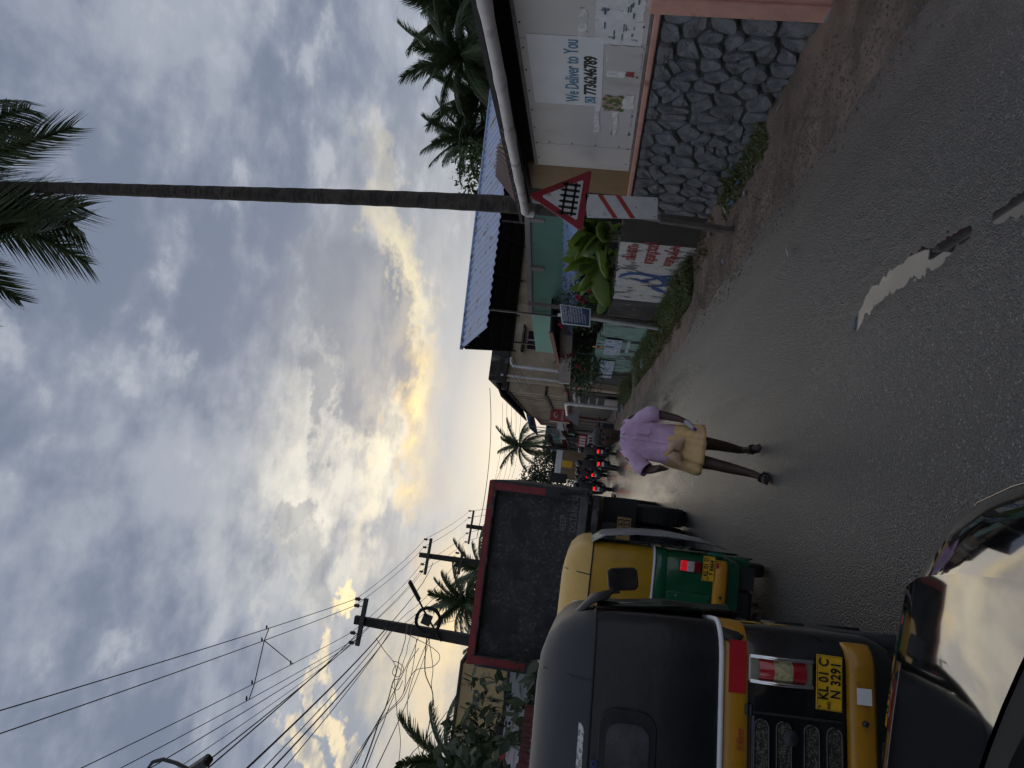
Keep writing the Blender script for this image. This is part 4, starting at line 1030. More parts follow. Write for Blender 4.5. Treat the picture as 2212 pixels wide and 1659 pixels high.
st = MB().loft([ell(c_, rx, ry, 54, nz=fold(a_, 7, i*.55)) for i, (c_, rx, ry, a_) in enumerate(secT)], True).build('shirt', M_shirt, wm, smooth=80)
st.modifiers.new('thick', 'SOLIDIFY').thickness = .006
def sleeve(a, e_, ext, r0_, r1_, nm='sleeve'):
    pts = [a, a.lerp(e_, .3), a.lerp(e_, .65), e_, e_+ext]
    d = [V(0, 0, 0)]*5; rings = []
    mb = MB(); n_ = 18; x = None
    for i, p in enumerate(pts):
        dd = (pts[min(i+1, 4)]-pts[max(i-1, 0)]).normalized()
        if x is None: x = dd.cross(V(0, 1, 0)).normalized()
        else: x = (x-dd*x.dot(dd)).normalized()
        y = dd.cross(x); r_ = r0_+(r1_-r0_)*i/4
        rings.append([p+(x*cos(2*pi*k/n_)+y*sin(2*pi*k/n_))*r_*(1+.05*sin(5*2*pi*k/n_+i*1.7)) for k in range(n_)])
    o = mb.loft(rings).build(nm, M_shirt, st, smooth=80); o.modifiers.new('thick', 'SOLIDIFY').thickness = .005
sleeve(V(.13, -.035, 1.285), V(.300, .0, 1.09), V(.018, .0, -.085), .092, .078)
sleeve(V(-.03, -.05, 1.275), V(-.215, .0, 1.11), V(-.03, -.03, -.045), .092, .078)
for s_ in (-1, 1):
    MB().prism([V(.045+s_*.014, -.158, 1.338), V(.045+s_*.070, -.118, 1.368), V(.045+s_*.080, -.125, 1.340), V(.045+s_*.045, -.166, 1.308)], (0, -.006, .002)).build('collar', M_shirt, st)
MB().prism([V(.045, -.168, 1.30), V(.033, -.16, 1.36), V(.06, -.16, 1.36)], (0, -.004, 0)).build('vest_gap', M_white, st)
MB().loft([[V(.045+dx_, -.166-.004*k, 1.29-.08*k) for dx_ in (-.014, .014)] for k in range(2)]+[[V(.042+dx_, -.150, 1.05) for dx_ in (-.014, .014)], [V(.035+dx_, -.152, .83) for dx_ in (-.014, .014)]], cyc=False).build('placket', M_shirt, st)
MB().prism([V(.085, -.168, 1.20), V(.165, -.143, 1.20), V(.16, -.135, 1.09), V(.12, -.150, 1.075), V(.085, -.160, 1.09)], (0, -.005, 0)).build('pocket', mat('lilac_pocket', (.58, .41, .60), .8), st)
# wrap folded up to the knee
M_wrap = mat('tan_wrap', (.72, .48, .22), .85, var=.16, vs=3, col2=(.58, .37, .22), m2=(.5, .65), s2=4, bump=.8, bs=9)
secW = [((.02, 0, .93), .18, .13, .03, 7), ((.02, 0, .88), .195, .145, .05, 9), ((.02, -.005, .82), .205, .152, .06, 9), ((.02, -.01, .76), .213, .16, .07, 9), ((.02, -.02, .70), .22, .17, .08, 9), ((.015, -.035, .65), .230, .19, .07, 9), ((.01, -.05, .60), .236, .21, .08, 9), ((.01, -.055, .56), .236, .215, .08, 9)]
wp_ = MB().loft([ell(c_, rx, ry, 72, nz=fold(a_, n_, .22*i)) for i, (c_, rx, ry, a_, n_) in enumerate(secW)], True).build('wrap', M_wrap, wm, smooth=80)
wp_.modifiers.new('thick', 'SOLIDIFY').thickness = .008
M_knot = mat('tan_wrap_knot', (.62, .40, .28), .85, var=.15, bump=.4, bs=16)
MB().loft([ell((-.02, -.165, .905), .05, .025, 12), ell((-.01, -.19, .88), .06, .035, 12), ell((.015, -.195, .845), .045, .03, 12), ell((.03, -.19, .80), .06, .02, 12), ell((.045, -.19, .76), .07, .012, 12)], True, True, True).build('wrap_knot', M_knot, wp_, smooth=80)
MB().loft([ell((-.06, -.165, .89), .05, .02, 12), ell((-.09, -.18, .83), .05, .03, 12), ell((-.12, -.18, .76), .065, .014, 12)], True, True, True).build('wrap_knot', M_knot, wp_, smooth=80)
# sandals
M_sand = mat('sandal_rubber', (.015, .015, .018), .6)
for (hx, hy, tx, ty, z0, z1) in ((.062, .17, .10, -.075, .075, .008), (-.155, -.245, -.225, -.51, .006, .026)):
    h_, t_ = V(hx, hy, z0), V(tx, ty, z1); d_ = (t_-h_); n_ = V(d_.y, -d_.x, 0).normalized()
    out = [h_-n_*.03, h_-d_*.08, h_+n_*.03, h_+d_*.5+n_*.04, h_+d_*.85+n_*.045, t_+d_*.03, h_+d_*.85-n_*.045, h_+d_*.5-n_*.036]
    sd2 = MB().prism(out, (0, 0, .018)).build('sandal', M_sand, wm, bevel=.004)
    MB().tube([h_+d_*.5-n_*.045+V(0, 0, .02), h_+d_*.62-n_*.02+V(0, 0, .075), h_+d_*.72+V(0, 0, .078), h_+d_*.62+n_*.025+V(0, 0, .072), h_+d_*.5+n_*.045+V(0, 0, .02)], .011, 6).build('sandal_strap', M_sand, sd2, smooth=80)
# bottle in his left hand
M_bot = mat('cloudy_plastic', (.42, .42, .46), .25, var=.15)
bd = V(-.55, -.55, -.62).normalized(); bq = bd.to_track_quat('Z', 'Y').to_matrix().to_4x4()
bq.translation = V(.40, 7.1, 0)+V(.262, -.145, .755)
btl = MB().lathe([(.0, 0), (.024, .002), (.027, .02), (.027, .085), (.012, .115), (.011, .125)], 14).build('bottle', M_bot, None, smooth=50, M=bq)
tag(btl, 'small plastic bottle with blue cap held by the walking man', 'bottle')
MB().lathe([(.014, .122), (.015, .124), (.015, .148), (.012, .15)], 14).build('cap', mat('blue_cap', (.02, .025, .30), .35, var=0), btl, smooth=40)

# ------------------------------------------------------------------ houses along the right side
M_g1 = mat('mint_wall', (.12, .235, .175), .8, var=.08, vs=1.2, col2=(.09, .17, .13), m2=(.55, .8), s2=1.0, st2=(1, 1, .4))
M_g2 = mat('pale_mint_wall', (.30, .50, .39), .8, var=.06, vs=1.2)
M_rail = mat('grey_render', (.26, .225, .21), .85, var=.12)
M_lint = mat('beige_render', (.27, .225, .20), .85, var=.1)
M_beige = mat('stained_beige_wall', (.44, .355, .255), .85, var=.12, vs=.8, col2=(.20, .15, .10), m2=(.52, .70), s2=1.3, st2=(1.2, 1.2, .22), col3=(.52, .45, .36), m3=(.56, .66), s3=.7)
M_blackc = mat('mould_black_concrete', (.035, .033, .032), .95, var=.4, vs=2, col2=(.17, .165, .16), m2=(.56, .66), s2=2.4, st2=(1, 1, .4))
M_broof = mat('blue_roof_sheet', (.25, .33, .52), .4, var=.12, vs=1.5, col2=(.10, .10, .11), m2=(.57, .62), s2=2.2, st2=(2.2, .5, .8), spec=.5)
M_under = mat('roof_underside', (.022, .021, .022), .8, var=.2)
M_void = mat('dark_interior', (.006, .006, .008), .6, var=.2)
def corr(p00, p01, p10, p11, n, amp, up=V(0, 0, 1), prof='box'):
    """corrugated sheet between two edges, n ribs"""
    rows = []
    for k in range(n*4+1):
        t = k/(n*4); w = amp*(1 if (k % 4 in (1, 2)) else 0) if prof == 'box' else amp*sin(k*pi/2)
        rows.append([p00.lerp(p01, t)+up*w, p10.lerp(p11, t)+up*w])
    return MB().loft(rows, cyc=False)
h1 = thing('green_house', 'mint green house with a blue sheet roof over its terrace, beside the tall palm', 'house', (0, 0, 0))
# terrace roof, ridge square to the road
EA, EB = V(3.95, 20, 4.92), V(15.5, 20, 5.02); RA, RB_ = V(3.75, 23, 6.15), V(15.5, 23, 6.40); BA, BB_ = V(4.35, 26, 4.85), V(15.5, 26, 5.05)
seg = 12
rf = None
for k in range(seg):                       # sheet by sheet
    a, b_ = k/seg, (k+1)/seg
    dz_ = V(0, 0, .006*(k % 2))
    o = corr(EA.lerp(EB, a)+dz_, EA.lerp(EB, b_)+dz_, RA.lerp(RB_, a)+dz_, RA.lerp(RB_, b_)+dz_, 4, .035, V(0, -.3, .95)).build('roof_sheet', M_broof, h1)
    o.modifiers.new('thick', 'SOLIDIFY').thickness = .008
for k in range(seg):
    a, b_ = k/seg, (k+1)/seg
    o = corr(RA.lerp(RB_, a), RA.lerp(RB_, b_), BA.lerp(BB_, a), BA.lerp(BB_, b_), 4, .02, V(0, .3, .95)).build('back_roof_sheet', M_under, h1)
    o.modifiers.new('thick', 'SOLIDIFY').thickness = .008
MB().tube([RA+V(-.05, 0, .04), RB_+V(0, 0, .04)], .06, 8).build('ridge_cap', M_broof, h1)
for t in (.2, .45, .7, .95): MB().beam(RA.lerp(BA, t)-V(0, 0, .06), RB_.lerp(BB_, t)-V(0, 0, .06), .05, .08).build('purlin', M_dark, h1)
for t in (.15, .6): MB().beam(RA.lerp(EA, t)-V(0, 0, .05), RB_.lerp(EB, t)-V(0, 0, .05), .05, .08).build('purlin', M_dark, h1)
for t in (.0, .12, .24, .36, .48, .6, .8):
    MB().beam(RA.lerp(RB_, t)-V(0, 0, .1), BA.lerp(BB_, t)-V(0, 0, .1), .05, .06).build('rafter', M_dark, h1)
# front in the plan line of the parapet
F1, F2 = at(1136, 500, 20), at(1144, 672, 23.5)
e = V(F2.x-F1.x, F2.y-F1.y, 0).normalized(); nn = V(-e.y, e.x, 0)
if nn.y > 0: nn = -nn
def hp(s_, out, z_): return V(F1.x, F1.y, 0)+e*s_+nn*out+V(0, 0, z_)
def slab(s0_, s1_, o0, o1, z0, z1, nm, m_, par=h1, z1b=None, bevel=0.0):
    z1b = z1 if z1b is None else z1b
    pts = [hp(s0_, o0, z0), hp(s1_, o0, z0), hp(s1_, o1, z0), hp(s0_, o1, z0), hp(s0_, o0, z1), hp(s1_, o0, z1b), hp(s1_, o1, z1b), hp(s0_, o1, z1)]
    return MB().add(pts, [(0, 1, 2, 3), (4, 5, 6, 7), (0, 1, 5, 4), (1, 2, 6, 5), (2, 3, 7, 6), (3, 0, 4, 7)]).build(nm, m_, par, bevel=bevel)
slab(-5.5, 3.8, -.12, 0, 3.02, 4.02, 'parapet', M_g1)
slab(-2.2, 3.9, -.18, .08, 4.02, 4.18, 'parapet_rail', M_rail, bevel=.01)
slab(-5.5, -2.2, -.18, .08, 4.02, 4.45, 'parapet_rail', M_rail, bevel=.01)
for s_ in (-.6, 1.5): slab(s_, s_+.13, .0, .07, 3.62, 4.02, 'spout', M_rail)
slab(3.82, 6.0, -.12, .16, 2.98, 4.05, 'parapet_end', M_g2, z1b=3.92)
slab(-5.5, 6.0, -.6, -.2, -.2, 3.0, 'wall', M_lint)
slab(-5.5, 6.0, -1.2, -.61, 2.8, 4.0, 'terrace_slab', M_g1)
slab(-2.8, 5.5, -.19, .05, 2.52, 3.0, 'lintel_band', M_lint)
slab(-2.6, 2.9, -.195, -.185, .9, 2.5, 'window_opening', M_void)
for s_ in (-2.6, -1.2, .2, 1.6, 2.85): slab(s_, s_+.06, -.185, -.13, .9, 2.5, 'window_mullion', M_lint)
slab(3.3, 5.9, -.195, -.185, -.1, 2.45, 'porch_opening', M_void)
slab(3.6, 6.6, .1, 1.0, 2.56, 2.98, 'porch_beam', M_lint)
pb_ = slab(6.61, 6.68, .12, .98, 2.58, 2.97, 'porch_end', M_white)
# lower lean-to of blue sheet
A0, A1, B0, B1 = hp(-3.6, .05, 3.05), hp(3.7, .05, 3.02), hp(-3.6, 1.15, 2.55), hp(3.75, 1.15, 2.55)
for k in range(7):
    a, b_ = k/7, (k+1)/7
    o = corr(B0.lerp(B1, a), B0.lerp(B1, b_), A0.lerp(A1, a), A0.lerp(A1, b_), 4, .03).build('lean_to_sheet', M_broof, h1)
    o.modifiers.new('thick', 'SOLIDIFY').thickness = .008
MB().tube([B0+V(0, 0, -.05)+nn*.05, B0.lerp(B1, .76)+V(0, 0, -.07)+nn*.05], .06, 10).build('blue_gutter', mat('blue_pipe', (.13, .26, .42), .4, var=.1), h1, smooth=60)
for x_, z0 in ((4.5, 4.0), (7.2, 4.1), (9.6, 4.1)):
    MB().beam((x_, 20.1, z0-1.2), (x_, 20.1, 4.95), .05, .05).build('roof_post', M_dark, h1)
MB().beam((4.6, 25.6, 3.9), (4.6, 25.6, 4.9), .06, .06).build('roof_post', M_dark, h1)
text('JJ', .3, M_redr, pb_, frame(hp(6.69, .85, 2.62), -nn, e), sx=1.2, name='painted_mark')

# awning over the walled yard, with wire mesh behind and the shade inside
aw = thing('yard_awning', 'long rusty edged awning over the dark yard behind the green compound wall', 'awning', (0, 0, 0))
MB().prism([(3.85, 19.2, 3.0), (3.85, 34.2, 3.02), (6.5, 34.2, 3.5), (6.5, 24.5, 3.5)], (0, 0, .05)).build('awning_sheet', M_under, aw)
MB().mm((3.80, 19.2, 2.96), (3.85, 34.2, 3.07)).build('rusty_edge', mat('rust_red_edge', (.17, .055, .04), .7, var=.3, vs=4), aw)
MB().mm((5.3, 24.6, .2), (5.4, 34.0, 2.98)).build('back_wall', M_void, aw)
for y in (24.4, 27.2, 30.0, 32.6, 34.0): MB().beam((4.25, y, .2), (4.25, y, 3.0), .05, .05).build('awning_post', M_steel, aw)
mb = MB()
for y in [24.4+.25*i for i in range(38)]: mb.box((4.3, y, 2.43), (.008, .008, 1.05))
for z_ in [1.95+.14*i for i in range(8)]: mb.box((4.3, 29.1, z_), (.008, 9.4, .008))
mb.build('wire_mesh', M_dark, aw)['kind'] = 'stuff'

# two-storey beige building, mouldy parapet, ribbed street front
h2 = thing('beige_building', 'two storey beige building with mould blackened parapet and ribbed street front', 'building', (0, 0, 0))
BX, BY0, BY1, BT = 3.95, 31.6, 46.0, 5.75
MB().mm((BX, BY0, 0), (11, BY1, BT)).build('wall', M_beige, h2)
MB().mm((BX-.12, BY0-.12, BT), (11, BY1, BT+.70)).build('parapet', M_blackc, h2, bevel=.02)
MB().mm((BX-.5, BY0-.35, BT-.12), (11, BY0-.02, BT+.02)).build('cornice', M_blackc, h2)
wx, wz = 5.85, 4.55
wn = MB().mm((wx-.45, BY0-.05, wz-.42), (wx+.45, BY0+.02, wz+.42)).build('window', mat('window_frame_pale', (.42, .40, .36), .6), h2)
for sx_ in (-.23, .23): MB().mm((wx+sx_-.19, BY0-.06, wz-.35), (wx+sx_+.19, BY0-.055, wz+.35)).build('pane', mat('window_pane', (.02, .022, .026), .1, var=.1), wn)
MB().mm((wx-.6, BY0-.5, wz+.5), (wx+.6, BY0-.02, wz+.58)).build('sunshade', M_blackc, h2)
nf = 13
for k in range(nf+1):
    y = BY0+.9+(BY1-BY0-1.0)*k/nf
    MB().mm((BX-.42, y-.05, 2.9), (BX-.002, y+.05, BT-.02)).build('fin', M_beige, h2)
    if k < nf:
        y1 = BY0+.9+(BY1-BY0-1.0)*(k+1)/nf
        for z0, z1 in ((2.95, 3.75), (3.9, 5.55)):       # rounded shade between the fins
            pr_ = []
            for q in range(7):
                t = pi/2*q/6; pr_.append([V(BX-.06-.26*(1-cos(t))*.9, y+.05, z1-(z1-z0)*0-.0) if False else V(BX-.05-.30*sin(t), y+.052, z0+.28-.28*cos(t)) , V(BX-.05-.30*sin(t), y1-.052, z0+.28-.28*cos(t))])
            pr_.append([V(BX-.35, y+.052, z1), V(BX-.35, y1-.052, z1)])
            MB().loft(pr_, cyc=False).build('shade_panel', M_beige, h2, smooth=80)
for z_ in (3.78, 5.58): MB().mm((BX-.46, BY0+.8, z_), (BX-.003, BY1, z_+.12)).build('band', M_blackc, h2)
MB().prism([(BX-.75, BY0+.5, BT+.02), (BX-.75, BY1, BT+.02), (BX-.1, BY1, BT+.35), (BX-.1, BY0+.5, BT+.35)], (0, 0, .1)).build('eave', M_blackc, h2)
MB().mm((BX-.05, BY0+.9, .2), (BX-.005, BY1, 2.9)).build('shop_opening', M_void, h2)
def z2(zx, zy): return ((1900+zx/2.553)/1.8517, (1350+zy/2.553)/1.8517)
pth = [at(*z2(*p), 31.2) for p in ((372, 205), (372, 260), (385, 288), (860, 345), (985, 352), (1008, 380))]
pth.append(V(3.7, 32.6, 2.55)); pth.append(V(3.62, 36.5, 2.5))
MB().tube(pth, .075, 10).build('drain_pipe', mat('white_pvc', (.55, .54, .53), .4, var=.08), h2, smooth=70)
p0 = V(3.45, 34.2, 2.62)
MB().tube([V(3.2, 38.5, 2.95), V(3.45, 34.6, 2.95), V(3.45, 34.2, 2.8), V(3.48, 34.2, .4)], .09, 10).build('drain_pipe', MATS['white_pvc'], h2, smooth=70)
MB().tube([at(*z2(265, 380), 31.4), at(*z2(880, 450), 31.4)], .05, 8).build('drain_pipe', MATS['white_pvc'], h2, smooth=70)
sb = thing('shop_signboard', 'red vertical shop signboard with white script, hung on the ribbed beige building', 'sign', V(2.95, 39.5, 0))
MB().mm((-.02, 0, 2.85), (.72, .12, 3.95)).build('board', mat('sign_board_red', (.33, .045, .045), .5, var=.12), sb)
MB().mm((-.03, .02, 2.83), (-.021, .8, 3.97)).build('board_side', M_dark, sb)
MB().mm((.7, .05, 3.3), (1.2, .09, 3.36)).build('bracket', M_dark, sb)
text('airtel', .26, M_white, sb, Matrix.Translation((.05, -.006, 3.2)) @ Matrix.Rotation(pi/2, 4, 'X'), name='lettering')
MB().tube([V(.30+.14*cos(t), -.004, 3.62+.16*sin(t)*(.6+.4*cos(t))) for t in [i*pi/7 for i in range(12)]], .022, 6).build('swirl_mark', M_white, sb)
gt = thing('grille_gate', 'white framed gate with dark barred panels between the mossy wall and the shops', 'gate', V(3.75, 33.6, gz(34)))
MB().mm((0, 0, 0), (.06, 3.0, .75)).build('lower_panel', mat('gate_cream', (.40, .36, .34), .6, var=.1), gt)
MB().mm((0, 0, 1.95), (.06, 3.0, 2.05)).build('top_rail', M_white, gt)
for k in range(13): MB().mm((.02, .02+.24*k, .75), (.05, .05+.24*k, 1.95)).build('bar', M_steel, gt)
for z_ in (1.1, 1.5): MB().mm((.015, 0, z_), (.055, 3.0, z_+.03)).build('cross_bar', M_white, gt)
MB().mm((-.02, 3.0, 0), (.1, 3.12, 2.1)).build('gate_post', MATS['gate_cream'], gt)
tsb = thing('road_sign', 'grey back of a triangular road sign on a pole by the gate', 'sign', V(2.95, 36.5, gz(36.5)))
MB().tube([(0, 0, -.1), (0, 0, 2.6)], .04, 8).build('pole', M_steel, tsb, smooth=60)
c0 = V(.02, -.05, 2.15)
MB().prism([c0+V(.0, 0, .45), c0+V(.42, 0, -.25), c0+V(-.42, 0, -.25)], (0, .01, 0)).build('triangle_plate', mat('sign_back_grey', (.25, .26, .27), .5, .3), tsb)

# shop row further on
M_stain = mat('dirty_render', (.16, .135, .12), .9, var=.3, vs=1, col2=(.07, .06, .055), m2=(.5, .66), s2=1.2, st2=(1, 1, .3))
M_redw = mat('dull_red_wall', (.17, .045, .04), .8, var=.2)
def shop(label, x, y0, y1, h, wallm, roof, seed, two=True):
    r_ = random.Random(seed)
    s_ = thing('shop_building', label, 'shop', (x, y0, gz(y0)), 0, 'shop buildings far up the street')
    L = y1-y0
    MB().mm((0, 0, -.3), (6, L, h)).build('wall', wallm, s_)
    if roof == 'blue':
        o = corr(V(-.9, -.2, h+.1), V(-.9, L+.2, h+.1), V(2.6, -.2, h+1.3), V(2.6, L+.2, h+1.3), 10, .03).build('roof', mat('deep_blue_roof', (.035, .10, .26), .45, var=.1), s_); o.modifiers.new('thick', 'SOLIDIFY').thickness = .01
        MB().add([V(-.9, -.21, h+.1), V(2.6, -.21, h+1.3), V(2.6, -.21, h+.1)], [(0, 1, 2)]).build('gable', MATS['deep_blue_roof'], s_)
    elif roof == 'rust':
        o = corr(V(-.8, -.1, h), V(-.8, L+.1, h), V(2.6, -.1, h+.9), V(2.6, L+.1, h+.9), 10, .03).build('roof', M_rust, s_); o.modifiers.new('thick', 'SOLIDIFY').thickness = .01
    else: MB().mm((-.2, -.1, h), (6, L, h+.35)).build('parapet', M_blackc, s_)
    MB().prism([(-1.3, -.1, 2.6), (-1.3, L, 2.6), (-.002, L, 3.0), (-.002, -.1, 3.0)], (0, 0, .05)).build('awning', M_rust, s_)
    n_ = max(2, int(L/2.6))
    for k in range(n_):
        a, b_ = L*k/n_+.15, L*(k+1)/n_-.15
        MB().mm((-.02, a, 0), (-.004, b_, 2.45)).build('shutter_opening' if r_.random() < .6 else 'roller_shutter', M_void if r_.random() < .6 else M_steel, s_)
        if r_.random() < .8: MB().mm((-.9, a+.2, r_.uniform(2.0, 2.2)), (-.86, b_-.4, 2.58)).build('shop_board', r_.choice([M_white, M_redr, M_redw, M_pl_y, M_gw]), s_)
        MB().beam((-1.2, a, 0), (-1.2, a, 2.62), .05, .05).build('awning_post', M_steel, s_)
        if two:
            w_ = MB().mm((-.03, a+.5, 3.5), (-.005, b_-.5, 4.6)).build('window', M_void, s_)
            MB().mm((-.06, a+.45, 3.42), (-.031, b_-.45, 3.5)).build('sill', M_white, w_)
    if two:
        for k in range(5): MB().tube([(-.75, 0, 3.2+.2*k), (-.75, L, 3.2+.2*k)], .018, 5).build('balcony_rail', M_steel, s_)
        MB().mm((-.8, 0, 3.02), (-.002, L, 3.14)).build('balcony_slab', M_conc, s_)
        for k in range(n_+1): MB().beam((-.76, L*k/n_, 3.1), (-.76, L*k/n_, h+.1), .05, .05).build('balcony_post', mat('rail_blue', (.12, .22, .28), .5), s_)
    MB().prism([(-.8, -.012, 2.7), (1.2, -.012, 2.7), (1.2, -.012, 3.3), (-.8, -.012, 3.3)], (0, .008, 0)).build('end_board', r_.choice([M_redw, M_white]), s_)
    return s_
shop('two storey shop with a deep blue roof and railed balcony past the beige building', 3.7, 47.0, 56.0, 5.0, M_redw, 'blue', 3)
shop('low shop with rusty roof behind the parked motorbikes', 3.6, 56.5, 66, 4.2, M_stain, 'rust', 5, False)
shop('grimy shop house near the far end of the street', 3.2, 66.5, 80, 4.6, M_gw, 'flat', 8)
shop('last shop at the bend of the street, under the trees', 2.4, 81, 96, 4.4, M_stain, 'rust', 11)
sg = thing('shop_signboard', 'small red and white shop notice standing by the far motorbikes', 'sign', V(1.95, 47, gz(47)))
for k, m_ in enumerate((M_redr, M_white)): MB().mm((.0, 0, 1.25-.62*k), (.85, .03, 1.82-.62*k)).build('board', m_, sg)
for k in range(4):
    MB().mm((.08+.18*k, -.008, 1.34), (.20+.18*k, -.002, 1.74)).build('painted_mark', M_white, sg); MB().mm((.08+.18*k, -.008, .72), (.20+.18*k, -.002, 1.1)).build('painted_mark', M_dark, sg)
MB().beam((.42, .04, 0), (.42, .04, 1.7), .04, .04).build('post', M_dark, sg)
ys_ = thing('shop_signboard', 'small yellow signboard hanging at the far awning end', 'sign', at(1222, 1003, 60)-V(0, 0, 0))
MB().mm((-.25, 0, -.55), (.3, .05, .35)).build('board', M_pl_y, ys_)

# far box van, white roof, tan back
vn = thing('box_van', 'tan backed box van with a white roof, far up the road', 'van', V(.95, 62, gz(62)))
MB().mm((-1.25, 0, .9), (1.25, 5, 3.0)).build('cargo_box', mat('van_tan', (.24, .165, .095), .6, var=.2), vn, bevel=.03)
MB().mm((-1.28, -.05, 3.0), (1.28, 5.05, 3.55)).build('roof', M_white, vn, bevel=.03)
for x_ in (-.6, .0, .6): MB().mm((x_-.5, -.03, 1.1), (x_-.48, -.002, 2.9)).build('door_seam', M_dark, vn)
for s_ in (-1, 1): wheel(vn, (s_*1.05, .9, .42), .42, .24); wheel(vn, (s_*1.05, 5.2, .42), .42, .24)
MB().mm((-1.1, 5.1, .6), (1.1, 6.6, 2.6)).build('cab', M_white, vn, bevel=.08)

# ------------------------------------------------------------------ left side: cracked shop front, brown sheet fence
M_crack = mat('cracked_cream_plaster', (.40, .30, .15), .85, var=.12, vs=2, col2=(.025, .022, .02), m2=(.535, .62), s2=2.0, st2=(1, 1, .8))
M_brick = mat('old_brick', (.12, .05, .035), .85, var=.35, vs=8)
lb = thing('cracked_building', 'old cream plastered building with black mould and cracks, left of the truck', 'building', (0, 0, 0))
MB().mm((-9.5, 14.0, 2.68), (-3.78, 17.5, 3.55)).build('parapet', M_crack, lb, bevel=.01)
MB().mm((-9.5, 13.97, 3.552), (-3.74, 17.5, 3.60)).build('coping', M_blackc, lb)
MB().mm((-9.5, 13.9, 2.44), (-3.74, 17.5, 2.678)).build('ledge', M_black_wall, lb)
MB().mm((-9.5, 14.05, -.2), (-3.8, 17.5, 2.438)).build('wall', M_brick, lb)
for r_ in range(4):
    for c_ in range(10):
        MB().mm((-3.86-.24*c_-(.12 if r_ % 2 else 0)-.22, 14.02, 2.12+.08*r_), (-3.86-.24*c_-(.12 if r_ % 2 else 0), 14.06, 2.19+.08*r_)).build('brick', M_brick, lb)
rsn = random.Random(4)
for k in range(7):
    x, z_ = -3.95-.62*k, 3.5; pts = [V(x, 13.996, z_)]
    for q in range(7): x += rsn.uniform(-.06, .06); z_ -= rsn.uniform(.06, .14); pts.append(V(x, 13.996, max(z_, 2.7)))
    MB().tube(pts, .008, 4).build('crack', M_ink, lb)
sv = thing('metal_stall', 'silver metal clad stall with grooved panels beside the truck', 'stall', V(-3.3, 12.2, 0))
M_alu = mat('bright_cladding', (.48, .49, .52), .35, .4, var=.15, vs=2)
MB().mm((-2.6, 0, -.1), (.2, 1.6, 2.5)).build('frame', M_alu, sv)
for k in range(9): MB().mm((-2.58, -.03-.01*(k % 2), 1.0+.16*k), (.18, -.002, 1.13+.16*k)).build('cladding_slat', M_alu if k % 3 else mat('navy_slat', (.03, .035, .06), .4), sv)
for k in range(7): MB().mm((-2.5+.36*k, -.05, .2), (-2.5+.36*k+.30, -.03, .95)).build('shutter_panel', M_white, sv)
MB().mm((-1.9, -.05, 2.42), (-1.2, -.02, 2.55)).build('red_edge', M_redr, sv)
fn = thing('sheet_fence', 'rusty brown corrugated sheet fence left of the black rickshaw', 'fence', V(-2.55, 8.2, 0))
for k in range(4):
    o = corr(V(-.8*k, 0, 0), V(-.8*(k+1)+.05, 0, 0), V(-.8*k, 0, 2.02+.03*(k % 2)), V(-.8*(k+1)+.05, 0, 2.02+.03*(k % 2)), 7, .03, V(0, 1, 0)).build('corrugated_sheet', mat('rusty_maroon_sheet', (.10, .028, .026), .7, var=.3, vs=2, col2=(.32, .33, .35), m2=(.63, .66), s2=4, st2=(2, 1, .5)), fn)
    o.modifiers.new('thick', 'SOLIDIFY').thickness = .008
MB().beam((.0, .05, 1.9), (-3.2, .05, 1.9), .05, .05).build('rail', M_wood, fn)

# blue notice board with its post and the bamboo pole
nb = thing('notice_board', 'blue notice board with white writing on a grey post before the green house', 'sign', V(3.72, 17.3, ground_z(3.72, 17.3)))
o_ = nb.location
def nl(x, y, dy=0.0): return at(x, y, 17.3+dy)-Vector(o_)
MB().tube([V(.1, .08, -.2), nl(1275, 688, .08), nl(1205, 680, .08)], .04, 8).build('post', MATS['white_pvc'], nb, smooth=60)
Q = [nl(1209, 657), nl(1276, 667), nl(1275, 706), nl(1214, 699)]
bd_ = MB().prism(Q, (0, .04, 0)).build('board', M_white, nb)
cq = sum(Q, V(0, 0, 0))/4
MB().prism([cq+(q-cq)*.93+V(0, -.004, 0) for q in Q], (0, .005, 0)).build('blue_field', mat('notice_blue', (.035, .065, .15), .5, var=.1), bd_)
ax_ = (Q[0]-Q[3]).normalized(); dn_ = (Q[1]-Q[0]).normalized()
fx = frame(V(0, 0, 0), ax_, V(0, -1, 0))
for k, (t, s_) in enumerate((('സഹകരണ സംഘം', .085), ('"തിരുവനന്തപുരം"', .085), ('രജി നമ്പർ 402', .05), ('അറിയിപ്പ് ബോർഡ്', .08), ('ഇവിടെ മാലിന്യം', .06), ('നിക്ഷേപിക്കരുത്', .06), ('ശിക്ഷാർഹമാണ്', .06), ('പൊതുജന താല്പര്യം', .06), ('സെക്രട്ടറി', .05))):
    L_ = (Q[1]-Q[0]).length; p = Q[3]+(Q[2]-Q[3])*(.13+.092*k)+ax_*.07+V(0, -.0065, 0); f2 = fx.copy(); f2.translation = p
    o = text(t, s_, M_white, bd_, f2, extrude=.001, sx=.8); w_ = max(v.co.x for v in o.data.vertices)
    if w_ > .40:
        for v in o.data.vertices: v.co.x *= .40/w_
bp = thing('bamboo_pole', 'weathered bamboo pole rising behind the blue notice board', 'pole', V(3.85, 17.6, 0))
pts = [at(1420, 700, 17.7), at(1275, 683, 17.7), at(1205, 663, 17.7), at(1140, 655, 17.7)]
pts = [p-V(3.85, 17.6, 0) for p in pts]; pts[0].z = -.1
MB().tube([pts[0].lerp(pts[1], .0), pts[0].lerp(pts[1], .5), pts[1], pts[1].lerp(pts[2], .5), pts[2], pts[3]], [.06, .058, .055, .055, .053, .05], 10).build('stem', M_wood, bp, smooth=60)
for t in (.2, .6, .9): MB().tube([pts[2].lerp(pts[3], t), pts[2].lerp(pts[3], t+.03)], .058, 10).build('node_ring', M_rust, bp)

